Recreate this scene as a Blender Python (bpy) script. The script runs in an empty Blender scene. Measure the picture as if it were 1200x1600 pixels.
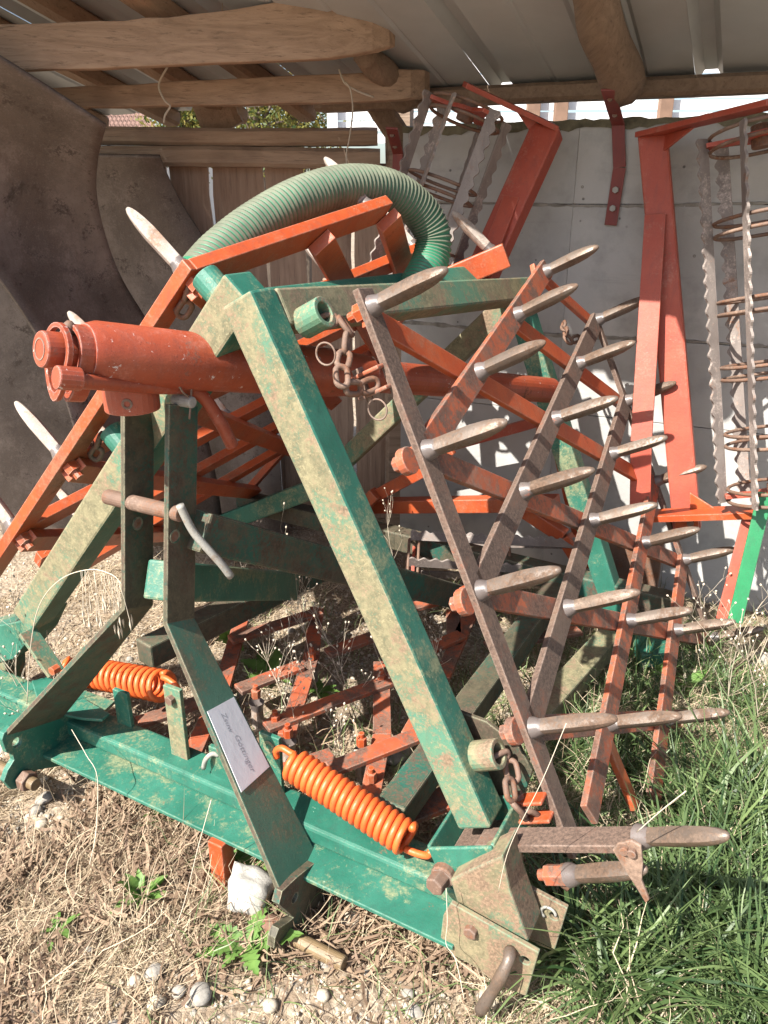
import bpy, bmesh, math, random
import numpy as np
from mathutils import Vector, Matrix
random.seed(7); rng = np.random.default_rng(7)
R_ = math.radians
scene = bpy.context.scene
COL = scene.collection

# ------------------------------------------------------------------ camera, sky, sun, exposure
CAM_H, PITCH, FPX = 1.45, R_(22), 1209.0
cam = bpy.data.cameras.new('camera'); cam.sensor_fit = 'VERTICAL'; cam.sensor_height = 24.0
cam.lens = 24.0 * FPX / 1600.0; cam.clip_start = 0.02; cam.clip_end = 2000
camo = bpy.data.objects.new('camera', cam); COL.objects.link(camo)
camo.location = (0, 0, CAM_H); camo.rotation_euler = (R_(90) - PITCH, 0, 0); scene.camera = camo

SUN = Vector((-0.50, -0.47, 0.73)).normalized()          # direction towards the sun
world = bpy.data.worlds.new('World'); scene.world = world; world.use_nodes = True
wn = world.node_tree; bg = wn.nodes['Background']
sky = wn.nodes.new('ShaderNodeTexSky'); sky.sky_type = 'NISHITA'; sky.sun_disc = False
sky.sun_elevation = math.asin(SUN.z); sky.sun_rotation = math.atan2(SUN.x, SUN.y)
sky.air_density = 1.0; sky.dust_density = 2.0
wn.links.new(sky.outputs[0], bg.inputs[0]); bg.inputs[1].default_value = 0.088
sl = bpy.data.lights.new('sun', 'SUN'); sl.energy = 5.0; sl.angle = R_(0.5); sl.color = (1.0, 0.95, 0.87)
so = bpy.data.objects.new('sun', sl); COL.objects.link(so)
so.rotation_euler = (-SUN).to_track_quat('-Z', 'Y').to_euler(); so.location = (-3, -3, 6)
vs = scene.view_settings; vs.view_transform = 'Standard'; vs.look = 'None'; vs.gamma = 1.0
vs.use_curve_mapping = False; vs.exposure = 1.35
scene.render.engine = 'CYCLES'; scene.cycles.use_denoising = True
scene.cycles.max_bounces = 6; scene.cycles.diffuse_bounces = 4

# ------------------------------------------------------------------ places: machine axes, shed axes, sight lines
YAW = R_(28.7)
Lx = Vector((math.cos(YAW), -math.sin(YAW), 0)); Rx = Vector((math.sin(YAW), math.cos(YAW), 0)); Zx = Vector((0, 0, 1))
SH = R_(25)
Wx = Vector((math.cos(SH), -math.sin(SH), 0)); Nx = Vector((math.sin(SH), math.cos(SH), 0))
EYE = Vector((0, 0, CAM_H)); CP, SP = math.cos(PITCH), math.sin(PITCH)
def sight(px, py):
    u = -(py - 800) / FPX
    return Vector(((px - 600) / FPX, CP + u * SP, -SP + u * CP))
def hit(px, py, p0, n):
    d = sight(px, py); return EYE + d * ((Vector(p0) - EYE).dot(n) / d.dot(n))
def at_l(px, py, l): return hit(px, py, Lx * l, Lx)
def at_r(px, py, r): return hit(px, py, Rx * r, Rx)
def at_z(px, py, z): return hit(px, py, (0, 0, z), Zx)
def at_y(px, py, y): return hit(px, py, (0, y, 0), Vector((0, 1, 0)))
def at_n(px, py, n): return hit(px, py, Nx * n, Nx)
def mp(l, r, z): return Lx * l + Rx * r + Zx * z

# ------------------------------------------------------------------ materials
def new_mat(name):
    m = bpy.data.materials.new(name); m.use_nodes = True
    nt = m.node_tree; return m, nt, nt.nodes['Principled BSDF']
def coords(nt, scale=(1, 1, 1), rand=True):
    tc = nt.nodes.new('ShaderNodeTexCoord')
    if not rand: return tc.outputs['Object']
    oi = nt.nodes.new('ShaderNodeObjectInfo')
    mu = nt.nodes.new('ShaderNodeMath'); mu.operation = 'MULTIPLY'; mu.inputs[1].default_value = 37.0
    nt.links.new(oi.outputs['Random'], mu.inputs[0])
    mpn = nt.nodes.new('ShaderNodeMapping'); mpn.inputs['Scale'].default_value = scale
    nt.links.new(tc.outputs['Object'], mpn.inputs['Vector']); nt.links.new(mu.outputs[0], mpn.inputs['Location'])
    return mpn.outputs[0]
def noise(nt, vec, scale, detail=6, rough=0.6, dist=0.0):
    n = nt.nodes.new('ShaderNodeTexNoise'); n.inputs['Scale'].default_value = scale
    n.inputs['Detail'].default_value = detail; n.inputs['Roughness'].default_value = rough
    n.inputs['Distortion'].default_value = dist; nt.links.new(vec, n.inputs['Vector']); return n.outputs['Fac']
def ramp(nt, fac, a, b, lo=0.0, hi=1.0):
    r = nt.nodes.new('ShaderNodeMapRange'); r.inputs['From Min'].default_value = a; r.inputs['From Max'].default_value = b
    r.inputs['To Min'].default_value = lo; r.inputs['To Max'].default_value = hi
    nt.links.new(fac, r.inputs['Value']); return r.outputs[0]
def mixc(nt, fac, a, b):
    m = nt.nodes.new('ShaderNodeMix'); m.data_type = 'RGBA'
    if isinstance(fac, float): m.inputs[0].default_value = fac
    else: nt.links.new(fac, m.inputs[0])
    for s, v in ((6, a), (7, b)):
        if isinstance(v, tuple): m.inputs[s].default_value = (*v, 1)
        else: nt.links.new(v, m.inputs[s])
    return m.outputs[2]
def bump(nt, b, h, strength=0.3, dist=0.004):
    n = nt.nodes.new('ShaderNodeBump'); n.inputs['Strength'].default_value = strength
    n.inputs['Distance'].default_value = dist; nt.links.new(h, n.inputs['Height']); nt.links.new(n.outputs[0], b.inputs['Normal'])
def edge_fac(nt, radius=0.004):
    bv = nt.nodes.new('ShaderNodeBevel'); bv.samples = 3; bv.inputs['Radius'].default_value = radius
    ge = nt.nodes.new('ShaderNodeNewGeometry')
    dp = nt.nodes.new('ShaderNodeVectorMath'); dp.operation = 'DOT_PRODUCT'
    nt.links.new(bv.outputs[0], dp.inputs[0]); nt.links.new(ge.outputs['Normal'], dp.inputs[1])
    return ramp(nt, dp.outputs['Value'], 0.985, 0.80)
def blend(nt, a, b, wa):
    """weighted sum of two noises: broad patches with crumbly edges"""
    m1 = nt.nodes.new('ShaderNodeMath'); m1.operation = 'MULTIPLY'; m1.inputs[1].default_value = wa; nt.links.new(a, m1.inputs[0])
    m2 = nt.nodes.new('ShaderNodeMath'); m2.operation = 'MULTIPLY_ADD'; m2.inputs[1].default_value = 1 - wa; nt.links.new(b, m2.inputs[0]); nt.links.new(m1.outputs[0], m2.inputs[2])
    return m2.outputs[0]
def paint(name, base, alt, rust, rust_lo, rust_hi, grime=None, grime_lo=0.5, grime_hi=0.7, chip=(0.45, 0.43, 0.4), rough=0.5, edge=0.6, gscale=5.0, chip_lo=0.70):
    """old paint: two tones of the paint, grime or lichen in patches, rust breaking through, rain streaks, pits, chipped edges"""
    m, nt, b = new_mat(name); v = coords(nt)
    fine = noise(nt, v, 150, 5, 0.75); mid = noise(nt, v, 42, 6, 0.7, 0.3)
    c = mixc(nt, ramp(nt, noise(nt, v, 9, 5), 0.35, 0.65), base, alt)
    stv = nt.nodes.new('ShaderNodeMapping'); stv.inputs['Scale'].default_value = (55, 55, 5); nt.links.new(v, stv.inputs['Vector'])
    streak = ramp(nt, noise(nt, stv.outputs[0], 1.0, 5, 0.65), 0.50, 0.72, 0.0, 0.55)
    c = mixc(nt, streak, c, tuple(x * 0.60 + 0.02 for x in base))
    if grime:
        g = blend(nt, noise(nt, v, gscale, 6, 0.62, 0.5), blend(nt, mid, fine, 0.45), 0.52)
        w = (grime_hi - grime_lo) * 0.42; cen = (grime_lo + grime_hi) / 2
        gf = ramp(nt, g, cen - w / 2, cen + w / 2, 0.0, 0.93)
        gc = mixc(nt, ramp(nt, mid, 0.38, 0.62), tuple(x * 0.72 for x in grime), tuple(x * 1.35 for x in grime))
        gc = mixc(nt, ramp(nt, fine, 0.52, 0.68), gc, tuple(x * 1.75 for x in grime))
        c = mixc(nt, gf, c, gc)
    r_ = blend(nt, noise(nt, v, 11, 7, 0.68, 0.4), blend(nt, mid, fine, 0.4), 0.55)
    w = (rust_hi - rust_lo) * 0.40; cen = (rust_lo + rust_hi) / 2
    rf = ramp(nt, r_, cen - w / 2, cen + w / 2)
    rc = mixc(nt, ramp(nt, fine, 0.38, 0.62), tuple(x * 0.7 for x in rust), tuple(x * 1.7 for x in rust))
    c = mixc(nt, rf, c, rc)
    if edge > 0:
        e = edge_fac(nt); en = ramp(nt, mid, 0.36, 0.52)
        mu = nt.nodes.new('ShaderNodeMath'); mu.operation = 'MULTIPLY'; nt.links.new(e, mu.inputs[0]); nt.links.new(en, mu.inputs[1])
        m2 = nt.nodes.new('ShaderNodeMath'); m2.operation = 'MULTIPLY'; m2.inputs[1].default_value = edge; nt.links.new(mu.outputs[0], m2.inputs[0])
        c = mixc(nt, m2.outputs[0], c, chip)
    ch = ramp(nt, noise(nt, v, 48, 7, 0.75), chip_lo, chip_lo + 0.02)
    c = mixc(nt, ch, c, chip)
    pit = ramp(nt, noise(nt, v, 330, 3, 0.6), 0.62, 0.70, 0.0, 0.6)
    c = mixc(nt, pit, c, tuple(x * 0.5 for x in rust))
    nt.links.new(c, b.inputs['Base Color'])
    rr = ramp(nt, rf, 0, 1, rough, 0.88); nt.links.new(rr, b.inputs['Roughness'])
    bump(nt, b, blend(nt, mid, fine, 0.4), 0.30, 0.004)
    return m
M = {}
GRN, GRN2 = (0.015, 0.110, 0.074), (0.032, 0.160, 0.112)
ORG_, ORG2 = (0.34, 0.052, 0.013), (0.42, 0.082, 0.022)
M['green'] = paint('green_paint', GRN, GRN2, (0.10, 0.06, 0.035), 0.56, 0.68, (0.15, 0.165, 0.095), 0.45, 0.64, chip=(0.30, 0.42, 0.33), chip_lo=0.68)
M['green_old'] = paint('green_paint_lichen', (0.10, 0.20, 0.12), (0.06, 0.185, 0.125), (0.15, 0.105, 0.068), 0.47, 0.62, (0.175, 0.150, 0.086), 0.38, 0.56, chip=(0.36, 0.45, 0.33), rough=0.75, gscale=3.6)
M['green_dark'] = paint('green_paint_stained_shaded', (0.010, 0.080, 0.055), (0.016, 0.10, 0.070), (0.06, 0.042, 0.028), 0.46, 0.60, (0.072, 0.058, 0.036), 0.36, 0.56, chip=(0.34, 0.34, 0.23), rough=0.65, gscale=4, edge=0.95)  # brown stain, with the albedo darkened further to stand in for shade
M['green_mid'] = paint('dull_green_paint', (0.045, 0.135, 0.092), (0.065, 0.155, 0.11), (0.10, 0.07, 0.05), 0.60, 0.70, (0.105, 0.10, 0.065), 0.42, 0.62, chip=(0.05, 0.06, 0.05), rough=0.6, chip_lo=0.66)
M['green_brown'] = paint('green_paint_worn_to_brown', (0.05, 0.16, 0.105), (0.10, 0.20, 0.12), (0.155, 0.105, 0.068), 0.42, 0.56, (0.19, 0.155, 0.09), 0.32, 0.52, chip=(0.10, 0.30, 0.21), rough=0.75, gscale=4.5, edge=0.9)
M['orange'] = paint('orange_paint', ORG_, ORG2, (0.13, 0.050, 0.028), 0.54, 0.66, (0.24, 0.085, 0.045), 0.44, 0.66, chip=(0.55, 0.40, 0.32), rough=0.45)
M['orange_cyl'] = paint('scuffed_orange_paint', (0.27, 0.048, 0.020), (0.32, 0.066, 0.028), (0.12, 0.046, 0.03), 0.53, 0.63, (0.24, 0.075, 0.05), 0.45, 0.7, chip=(0.55, 0.47, 0.44), rough=0.42, chip_lo=0.635)
M['orange_worn'] = paint('orange_paint_rusted', (0.33, 0.066, 0.024), (0.38, 0.095, 0.038), (0.11, 0.06, 0.042), 0.42, 0.58, (0.20, 0.105, 0.07), 0.42, 0.65, chip=(0.50, 0.38, 0.31), rough=0.7)
M['orange_brown'] = paint('orange_paint_mostly_rust', (0.23, 0.080, 0.046), (0.16, 0.085, 0.056), (0.095, 0.062, 0.046), 0.36, 0.54, (0.135, 0.098, 0.072), 0.38, 0.58, chip=(0.46, 0.36, 0.30), rough=0.75)
M['red'] = paint('faded_red_paint', (0.33, 0.050, 0.026), (0.38, 0.072, 0.038), (0.13, 0.055, 0.035), 0.54, 0.68, (0.30, 0.13, 0.09), 0.45, 0.8, chip=(0.45, 0.30, 0.24), rough=0.55)
M['dark_red'] = paint('dark_red_paint', (0.17, 0.030, 0.026), (0.21, 0.04, 0.03), (0.09, 0.045, 0.03), 0.55, 0.7, chip=(0.30, 0.18, 0.15), rough=0.6)
M['spring'] = paint('spring_orange_paint', (0.62, 0.105, 0.022), (0.70, 0.135, 0.03), (0.36, 0.07, 0.03), 0.64, 0.74, (0.66, 0.26, 0.06), 0.60, 0.72, chip=(0.66, 0.36, 0.16), rough=0.42, edge=0)
M['tine'] = paint('bare_tine_steel', (0.13, 0.10, 0.08), (0.18, 0.145, 0.12), (0.10, 0.064, 0.044), 0.44, 0.60, (0.125, 0.088, 0.064), 0.4, 0.6, chip=(0.55, 0.48, 0.42), rough=0.42, edge=0)
M['tine'].node_tree.nodes['Principled BSDF'].inputs['Metallic'].default_value = 0.35
M['tine_pale'] = paint('pale_dusty_steel', (0.26, 0.215, 0.185), (0.33, 0.28, 0.245), (0.18, 0.115, 0.08), 0.46, 0.62, (0.29, 0.245, 0.21), 0.4, 0.6, rough=0.7, edge=0)
M['weld'] = paint('weld_metal', (0.09, 0.075, 0.07), (0.15, 0.125, 0.115), (0.22, 0.075, 0.045), 0.54, 0.66, rough=0.35, edge=0)
M['rust'] = paint('rusty_steel', (0.125, 0.075, 0.052), (0.17, 0.105, 0.075), (0.12, 0.055, 0.03), 0.45, 0.6, (0.19, 0.13, 0.095), 0.45, 0.65, rough=0.7, edge=0.3)
M['pin'] = paint('brassy_pin_steel', (0.15, 0.10, 0.05), (0.20, 0.14, 0.075), (0.13, 0.07, 0.045), 0.5, 0.66, rough=0.5, edge=0.3)
M['galv'] = paint('galvanised_rod', (0.27, 0.265, 0.235), (0.34, 0.33, 0.30), (0.17, 0.12, 0.08), 0.50, 0.64, rough=0.5, edge=0)
M['blade'] = paint('mouldboard_steel', (0.15, 0.12, 0.10), (0.21, 0.17, 0.145), (0.055, 0.042, 0.034), 0.50, 0.64, (0.085, 0.065, 0.052), 0.42, 0.62, chip=(0.33, 0.28, 0.25), rough=0.6, edge=0.3, gscale=2.2)
M['crumbler'] = paint('grey_brown_roller_steel', (0.16, 0.13, 0.115), (0.23, 0.195, 0.175), (0.16, 0.09, 0.06), 0.52, 0.66, (0.30, 0.25, 0.22), 0.45, 0.65, rough=0.65, edge=0.2)

def plain(name, col, rough=0.7, var=0.25, scale=8.0, bmp=0.2, bscale=60, metallic=0.0, stretch=(1, 1, 1)):
    m, nt, b = new_mat(name); v = coords(nt, stretch)
    c = mixc(nt, ramp(nt, noise(nt, v, scale, 8, 0.65), 0.3, 0.7), tuple(x * (1 - var) for x in col), tuple(min(1, x * (1 + var)) for x in col))
    nt.links.new(c, b.inputs['Base Color']); b.inputs['Roughness'].default_value = rough; b.inputs['Metallic'].default_value = metallic
    if bmp: bump(nt, b, noise(nt, v, bscale, 5, 0.7), bmp, 0.004)
    return m
def wood(name, a, b_, knots=True, axis=0):
    m, nt, b = new_mat(name)
    st = [9, 9, 9]; st[axis] = 0.7
    v = coords(nt, tuple(st))
    g = noise(nt, v, 3.0, 9, 0.68, 1.4)
    c = mixc(nt, ramp(nt, g, 0.3, 0.7), a, b_)
    f = noise(nt, coords(nt, tuple(x * 6 if x > 1 else 2.0 for x in st)), 2.5, 6, 0.7)
    c = mixc(nt, ramp(nt, f, 0.56, 0.75), c, tuple(x * 0.45 for x in a))
    k = ramp(nt, noise(nt, coords(nt), 2.3, 4, 0.6), 0.56, 0.78)
    c = mixc(nt, k, c, (a[0] * 0.62, a[1] * 0.60, a[2] * 0.62))
    nt.links.new(c, b.inputs['Base Color']); b.inputs['Roughness'].default_value = 0.82
    bump(nt, b, f, 0.5, 0.006)
    return m
M['wood_plank'] = wood('pale_sawn_plank', (0.23, 0.15, 0.095), (0.42, 0.29, 0.195))
M['wood_beam'] = wood('grey_brown_beam', (0.27, 0.19, 0.135), (0.44, 0.325, 0.24))
M['wood_fence'] = wood('weathered_board', (0.27, 0.18, 0.13), (0.45, 0.325, 0.24), axis=2)
M['wood_raft'] = wood('rafter_timber', (0.22, 0.135, 0.08), (0.31, 0.20, 0.125), axis=1)
M['wood_log'] = wood('rafter_log', (0.15, 0.10, 0.065), (0.25, 0.175, 0.12), axis=1)

def concrete():
    m, nt, b = new_mat('board_marked_concrete'); v = coords(nt, rand=False)
    big = noise(nt, v, 1.6, 7, 0.62, 0.3); c = mixc(nt, ramp(nt, big, 0.3, 0.72), (0.33, 0.325, 0.315), (0.47, 0.46, 0.44))
    mid = noise(nt, v, 9, 6, 0.6); c = mixc(nt, ramp(nt, mid, 0.52, 0.8), c, (0.28, 0.275, 0.265))
    pit = nt.nodes.new('ShaderNodeTexVoronoi'); pit.inputs['Scale'].default_value = 17; nt.links.new(v, pit.inputs['Vector'])
    hole = ramp(nt, pit.outputs['Distance'], 0.10, 0.05)
    sel = ramp(nt, noise(nt, v, 6, 2), 0.55, 0.6)
    mu = nt.nodes.new('ShaderNodeMath'); mu.operation = 'MULTIPLY'; nt.links.new(hole, mu.inputs[0]); nt.links.new(sel, mu.inputs[1])
    c = mixc(nt, mu.outputs[0], c, (0.12, 0.115, 0.11))
    st = nt.nodes.new('ShaderNodeMapping'); st.inputs['Scale'].default_value = (1.1, 1.1, 26); nt.links.new(v, st.inputs['Vector'])
    grain = noise(nt, st.outputs[0], 2, 6, 0.7); c = mixc(nt, ramp(nt, grain, 0.62, 0.85), c, (0.27, 0.265, 0.255))
    nt.links.new(c, b.inputs['Base Color']); b.inputs['Roughness'].default_value = 0.9
    h = nt.nodes.new('ShaderNodeMath'); h.operation = 'SUBTRACT'; nt.links.new(noise(nt, v, 40, 6, 0.7), h.inputs[0]); nt.links.new(mu.outputs[0], h.inputs[1])
    bump(nt, b, h.outputs[0], 0.35, 0.006)
    return m
M['concrete'] = concrete()
M['joint'] = plain('rough_joint_concrete', (0.25, 0.235, 0.21), 0.95, 0.4, 20, 0.8, 30)
M['moss'] = plain('mossy_concrete_edge', (0.13, 0.115, 0.075), 0.95, 0.5, 18, 1.0, 25)
M['sheet'] = plain('galvanised_sheet', (0.40, 0.42, 0.42), 0.45, 0.10, 3, 0.05, 30, 0.2)
M['white'] = plain('white_board_paint', (0.72, 0.72, 0.72), 0.6, 0.08, 5, 0.1)
M['brownpost'] = plain('brown_post_stain', (0.20, 0.12, 0.08), 0.7, 0.2, 9)
M['tile'] = plain('brown_roof_tile', (0.17, 0.10, 0.08), 0.7, 0.2, 12)
M['render'] = plain('pale_house_render', (0.62, 0.60, 0.56), 0.9, 0.08, 4)
M['glassdark'] = plain('dark_window', (0.06, 0.07, 0.08), 0.15, 0.1, 4, 0)
M['twine'] = plain('pale_baler_twine', (0.42, 0.36, 0.28), 0.9, 0.2, 30, 0.3, 200)
M['hose_green'] = plain('green_hose_wall', (0.020, 0.165, 0.085), 0.45, 0.2, 8, 0.1)
M['hose_rib'] = plain('dusty_hose_rib', (0.105, 0.118, 0.080), 0.75, 0.35, 14, 0.2)
M['stone'] = plain('pale_pebble', (0.40, 0.35, 0.275), 0.9, 0.22, 3, 0.15, 9)
M['stone2'] = plain('grey_pebble', (0.27, 0.25, 0.22), 0.9, 0.25, 3, 0.15, 9)
M['white_stone'] = plain('white_chalky_stone', (0.44, 0.42, 0.38), 0.9, 0.2, 4, 0.5, 9)
M['sticker'] = plain('white_foil', (0.62, 0.63, 0.66), 0.35, 0.06, 14, 0.25, 20)
M['ink'] = plain('worn_grey_print', (0.33, 0.34, 0.37), 0.5, 0.3, 60, 0)
M['green_strip'] = paint('bright_green_paint', (0.012, 0.15, 0.055), (0.018, 0.20, 0.075), (0.10, 0.055, 0.03), 0.60, 0.68, chip=(0.2, 0.4, 0.25), rough=0.35)

def leafmat(name, a, b_, rough=0.6, trans=0.35):
    m, nt, b = new_mat(name); at = nt.nodes.new('ShaderNodeAttribute'); at.attribute_name = 'tone'
    c = mixc(nt, at.outputs['Fac'], a, b_)
    nt.links.new(c, b.inputs['Base Color']); b.inputs['Roughness'].default_value = rough
    tr = nt.nodes.new('ShaderNodeBsdfTranslucent'); nt.links.new(c, tr.inputs['Color'])
    mx = nt.nodes.new('ShaderNodeMixShader'); mx.inputs[0].default_value = trans
    nt.links.new(b.outputs[0], mx.inputs[1]); nt.links.new(tr.outputs[0], mx.inputs[2])
    nt.links.new(mx.outputs[0], nt.nodes['Material Output'].inputs['Surface'])
    return m
M['straw'] = leafmat('dry_straw', (0.22, 0.15, 0.09), (0.60, 0.50, 0.35), 0.7, 0.25)
M['litter'] = leafmat('dead_brown_leaf', (0.13, 0.080, 0.052), (0.40, 0.285, 0.19), 0.75, 0.2)
M['grass'] = leafmat('green_grass_blade', (0.028, 0.066, 0.020), (0.20, 0.275, 0.105), 0.45, 0.3)
M['leaf'] = leafmat('weed_leaf', (0.055, 0.14, 0.025), (0.19, 0.33, 0.08), 0.5, 0.35)
M['stem'] = leafmat('dry_pale_stem', (0.33, 0.26, 0.18), (0.66, 0.58, 0.46), 0.8, 0.1)
M['tree_leaf'] = leafmat('autumn_tree_leaf', (0.06, 0.10, 0.025), (0.30, 0.24, 0.05), 0.6, 0.4)
M['bark'] = plain('tree_bark', (0.13, 0.10, 0.075), 0.9, 0.3, 14, 0.6, 20)

def earth():
    m, nt, b = new_mat('stony_earth'); v = coords(nt, rand=False)
    c = mixc(nt, ramp(nt, noise(nt, v, 2.2, 7, 0.65, 0.4), 0.35, 0.68), (0.165, 0.115, 0.075), (0.36, 0.285, 0.205))
    c = mixc(nt, ramp(nt, noise(nt, v, 28, 6, 0.7), 0.45, 0.7), c, (0.42, 0.35, 0.265))
    vo = nt.nodes.new('ShaderNodeTexVoronoi'); vo.inputs['Scale'].default_value = 65; nt.links.new(v, vo.inputs['Vector'])
    c = mixc(nt, ramp(nt, vo.outputs['Distance'], 0.32, 0.12), c, mixc(nt, vo.outputs['Color'], (0.25, 0.21, 0.16), (0.55, 0.50, 0.42)))
    nt.links.new(c, b.inputs['Base Color']); b.inputs['Roughness'].default_value = 0.95
    h = nt.nodes.new('ShaderNodeMath'); h.operation = 'SUBTRACT'; nt.links.new(noise(nt, v, 45, 6, 0.75), h.inputs[0]); nt.links.new(vo.outputs['Distance'], h.inputs[1])
    bump(nt, b, h.outputs[0], 0.7, 0.012)
    return m
M['earth'] = earth()

# ------------------------------------------------------------------ mesh helpers
ORIG = {}
def put(name, me, mat, parent=None, origin=None, kind=None):
    o = bpy.data.objects.new(name, me); COL.objects.link(o)
    if mat is not None and not me.materials:
        for m_ in (mat if isinstance(mat, (list, tuple)) else [mat]): me.materials.append(M[m_] if isinstance(m_, str) else m_)
    po = Vector((0, 0, 0))
    if parent is not None: o.parent = parent; po = ORIG[parent.name]
    o.location = origin - po; ORIG[o.name] = origin.copy()
    if kind: o['kind'] = kind
    return o
def tag(o, label, cat, group=None):
    o['label'] = label; o['category'] = cat
    if group: o['group'] = group
    return o
def thing(name, loc, label, cat, group=None):
    o = bpy.data.objects.new(name, None); COL.objects.link(o); o.empty_display_size = 0.1
    o.location = loc; ORIG[o.name] = Vector(loc); return tag(o, label, cat, group)
class MB:
    def __init__(s): s.v = []; s.f = []; s.mi = []; s.cur = 0
    def add(s, vs, fs):
        n = len(s.v); s.v += [Vector(q) for q in vs]; s.f += [tuple(i + n for i in f) for f in fs]; s.mi += [s.cur] * len(fs); return s
    def box(s, c, a, b, d):
        c, a, b, d = map(Vector, (c, a, b, d))
        if a.cross(b).dot(d) < 0: d = -d
        vs = [c + i * a + j * b + k * d for k in (-1, 1) for j in (-1, 1) for i in (-1, 1)]
        return s.add(vs, [(0, 2, 3, 1), (4, 5, 7, 6), (0, 1, 5, 4), (2, 6, 7, 3), (0, 4, 6, 2), (1, 3, 7, 5)])
    def bar(s, p0, p1, wdir, w, t, w1=None):
        """a flat bar or square tube from p0 to p1, w wide along wdir, t thick across"""
        p0, p1 = Vector(p0), Vector(p1); d = (p1 - p0).normalized(); wd = Vector(wdir); wd = (wd - d * wd.dot(d)).normalized(); td = d.cross(wd)
        w1 = w if w1 is None else w1
        vs = [p0 - wd * w / 2 - td * t / 2, p0 + wd * w / 2 - td * t / 2, p0 + wd * w / 2 + td * t / 2, p0 - wd * w / 2 + td * t / 2,
              p1 - wd * w1 / 2 - td * t / 2, p1 + wd * w1 / 2 - td * t / 2, p1 + wd * w1 / 2 + td * t / 2, p1 - wd * w1 / 2 + td * t / 2]
        return s.add(vs, [(0, 3, 2, 1), (4, 5, 6, 7), (0, 1, 5, 4), (1, 2, 6, 5), (2, 3, 7, 6), (3, 0, 4, 7)])
    def tube(s, pts, rad, n=10, closed=False, caps=True, flat=1.0, up=None):
        pts = [Vector(p) for p in pts]; K = len(pts)
        rads = list(rad) if hasattr(rad, '__len__') else [rad] * K
        tang = []
        for i in range(K):
            a = pts[(i - 1) % K] if (closed or i > 0) else pts[0]; b = pts[(i + 1) % K] if (closed or i < K - 1) else pts[-1]
            tang.append((b - a).normalized())
        u = Vector(up) if up is not None else (Vector((0, 0, 1)) if abs(tang[0].z) < 0.9 else Vector((1, 0, 0)))
        vs = []
        for i in range(K):
            t = tang[i]; u = (u - t * u.dot(t)).normalized(); w = t.cross(u)
            for k in range(n):
                a = 2 * math.pi * k / n; vs.append(pts[i] + (u * math.cos(a) + w * math.sin(a) * flat) * rads[i])
        fs = []
        for i in range(K if closed else K - 1):
            j = (i + 1) % K
            for k in range(n): fs.append((i * n + k, i * n + (k + 1) % n, j * n + (k + 1) % n, j * n + k))
        if caps and not closed: fs.append(tuple(range(n - 1, -1, -1))); fs.append(tuple((K - 1) * n + k for k in range(n)))
        return s.add(vs, fs)
    def cyl(s, p0, p1, r, n=16, r1=None): return s.tube([p0, p1], [r, r if r1 is None else r1], n)
    def ringtube(s, p0, p1, ro, ri, n=20):
        p0, p1 = Vector(p0), Vector(p1); d = (p1 - p0).normalized(); u = d.orthogonal().normalized(); w = d.cross(u); vs = []
        for p, r in ((p0, ro), (p1, ro), (p1, ri), (p0, ri)):
            for k in range(n): a = 2 * math.pi * k / n; vs.append(p + (u * math.cos(a) + w * math.sin(a)) * r)
        fs = []
        for q in range(4):
            for k in range(n): fs.append((q * n + k, q * n + (k + 1) % n, ((q + 1) % 4) * n + (k + 1) % n, ((q + 1) % 4) * n + k))
        return s.add(vs, fs)
    def plate(s, poly, nrm, th):
        nrm = Vector(nrm).normalized(); P = [Vector(p) for p in poly]; n = len(P)
        ar = Vector((0, 0, 0))
        for i in range(n): ar += P[i].cross(P[(i + 1) % n])
        if ar.dot(nrm) > 0: P.reverse()
        vs = P + [p + nrm * th for p in P]
        fs = [tuple(range(n)), tuple(range(2 * n - 1, n - 1, -1))] + [(i, i + n, (i + 1) % n + n, (i + 1) % n) for i in range(n)]
        return s.add(vs, fs)
    def mesh(s, name, origin, smooth=False):
        me = bpy.data.meshes.new(name); me.from_pydata([tuple(q - origin) for q in s.v], [], s.f)
        if any(s.mi): me.polygons.foreach_set('material_index', s.mi)
        if smooth: me.polygons.foreach_set('use_smooth', [True] * len(me.polygons))
        me.update(); return me
    def build(s, name, mat, parent=None, bevel=0.0, smooth=False, origin=None, kind=None, auto=None):
        if origin is None:
            lo = Vector([min(q[i] for q in s.v) for i in range(3)]); hi = Vector([max(q[i] for q in s.v) for i in range(3)]); origin = (lo + hi) / 2
            if parent is None: origin.z = lo.z
        o = put(name, s.mesh(name, origin, smooth), mat, parent, origin, kind)
        if bevel > 0:
            b = o.modifiers.new('edges', 'BEVEL'); b.width = bevel; b.segments = 2; b.limit_method = 'ANGLE'; b.angle_limit = R_(35)
        if auto: o.data.set_sharp_from_angle(angle=R_(auto))
        return o
def curve(pts, n=8):
    """Catmull-Rom through pts"""
    P = [Vector(p) for p in pts]; P = [P[0] * 2 - P[1]] + P + [P[-1] * 2 - P[-2]]; out = []
    for i in range(1, len(P) - 2):
        for k in range(n):
            t = k / n; a, b, c, d = P[i - 1:i + 3]
            out.append(0.5 * ((2 * b) + (c - a) * t + (2 * a - 5 * b + 4 * c - d) * t * t + (3 * b - a - 3 * c + d) * t ** 3))
    out.append(P[-2]); return out
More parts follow.
